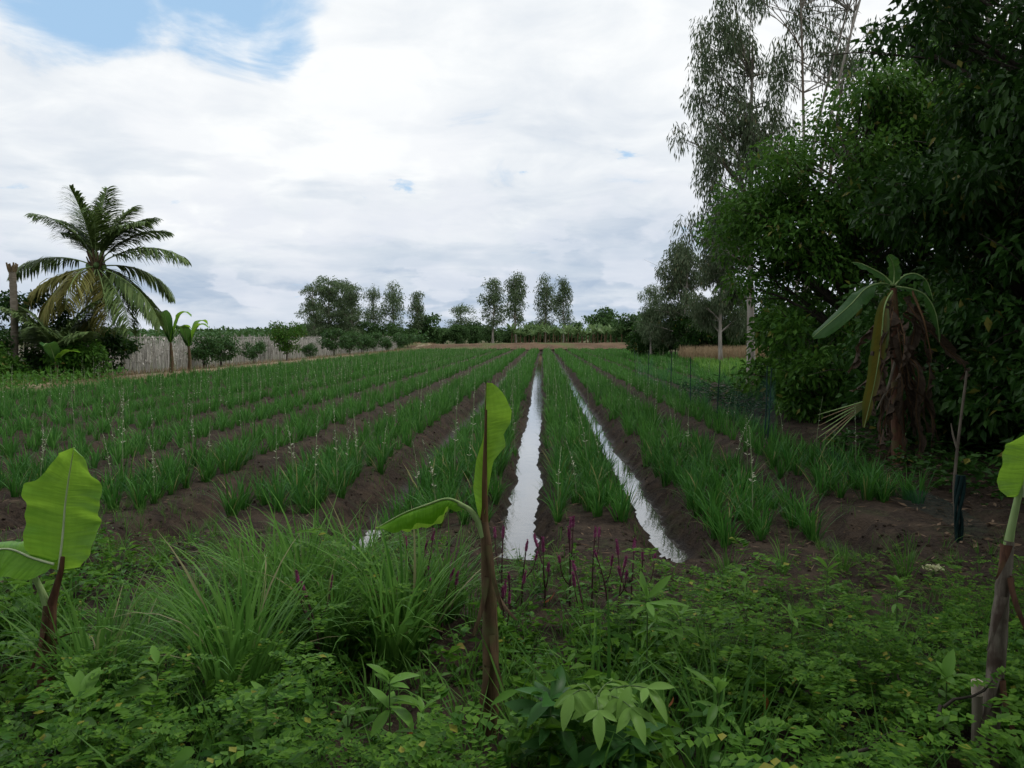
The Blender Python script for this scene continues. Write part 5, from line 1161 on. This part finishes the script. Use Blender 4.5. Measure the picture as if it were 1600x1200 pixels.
def weed_grass(seed): return clump(R(seed), 9, .14, .34, .007, 4, .03)
wa, wb, wg = [weed_fine(600 + q) for q in range(5)], [weed_broad(620 + q) for q in range(5)], [weed_grass(640 + q) for q in range(4)]
edge = lambda x: 6.0 - .75 * np.exp(-((x - .75) / .8) ** 2) + .25 * (x > 1.7) + .35 * np.sin(x * 1.3 + 1) + .25 * np.sin(x * 2.9) + np.where(x < -.8, .9, 0)
SAP = at(935, 1090, 2.9)
STEMS = [(float(A_[0]), float(A_[1])) for A_ in (at(765, 1215, 3.35), at(72, 1150, 3.55), at(1538, 1225, 3.0))]
def clear(x, y):     # nothing tall grows hard against the front of the banana stems
    k = np.ones(len(x), bool)
    for sx, sy in STEMS:
        for f in (.95, .84): k &= np.hypot(x - sx * f, y - sy * f) > .12
    k &= ~((np.abs(x - SAP[0] * y / 2.9) < .30) & (y < 2.75) & (y > 1.9))
    return k
def mass(protos, xy, smin, smax, mat, name, label, lift=None):
    mb = MB(); va = rf.integers(0, len(protos), len(xy)); z = gz(xy[:, 0], xy[:, 1]) - .01
    if lift is not None: z = z + lift
    sc_ = rf.uniform(smin, smax, len(xy)) * (0.35 + 1.4 * fbm(xy[:, 0] * 1.6, xy[:, 1] * 1.6, 71)) * (np.clip((edge(xy[:, 0]) + .3 - xy[:, 1]) / 2.2, .42, .95) if name not in ('thicket_undergrowth',) else 1.0)
    for q in range(len(protos)):
        s = va == q
        if s.any(): scatter(mb, protos[q], np.stack([xy[s, 0], xy[s, 1], z[s]], -1), rf.uniform(0, 6.3, s.sum()), sc_[s])
    tag(link(name, mb.mesh(name, mat)), label, 'weeds', None, 'stuff')
def spots(n, x0, x1, y0, y1, keep):
    x = rf.uniform(x0, x1, n); y = rf.uniform(y0, y1, n); k = keep(x, y) & clear(x, y); return np.stack([x[k], y[k]], -1)
mass(wa, spots(3300, -3.6, 4.4, 1.5, 7.2, lambda x, y: (y < edge(x)) & (fbm(x * .9 + 4, y * .9, 72) > np.where(x > .5, .36, .50))), .9, 1.6, MT['weed_a'], 'fine_undergrowth', 'feathery fine leaved undergrowth covering the foreground')
mass(wb, spots(1600, -3.8, 4.4, 1.5, 7.2, lambda x, y: (y < edge(x) + .2) & (fbm(x * .9, y * .9 + 9, 73) > np.where(x < .5, .38, .50))), .75, 1.4, MT['weed_b'], 'broad_undergrowth', 'broad leaved weeds covering the ground in front')
mass(wp, spots(2000, 4.2, 10.5, 7.0, 25, lambda x, y: (x > 4.3 + .4 * np.sin(y)) & (fbm(x * .7, y * .7, 75) > .40)), 1.2, 2.2, MT['mango'], 'thicket_undergrowth', 'dark weeds under the trees beyond the net fence')
mass(wb, spots(420, -2.6, 3.2, 1.5, 2.9, lambda x, y: fbm(x * 1.1 + 3, y * 1.1, 76) > .42), 1.0, 1.5, MT['weed_b'], 'tall_undergrowth', 'taller broad leaved weeds along the bottom of the picture')
mass(wp, spots(2200, -3.8, 4.6, 2.2, 7.4, lambda x, y: (y < edge(x) + .3) & (fbm(x * 1.0 + 2, y * 1.0 + 5, 78) > .40)), .8, 1.4, MT['weed_a'], 'leafy_undergrowth', 'yellow green leafy weeds between the ground cover')
mass(wg, spots(2600, -4.8, 4.4, 1.6, 8.2, lambda x, y: (y < edge(x) + np.where(x < -1, 1.5, .9)) & ((x < -.9) | (x > .1) | (y < 6)) & (fbm(x * 1.2 + 7, y * 1.2 + 2, 74) > .44)), .9, 1.7, MT['weed_c'], 'grass_undergrowth', 'thin grass growing among the foreground weeds')
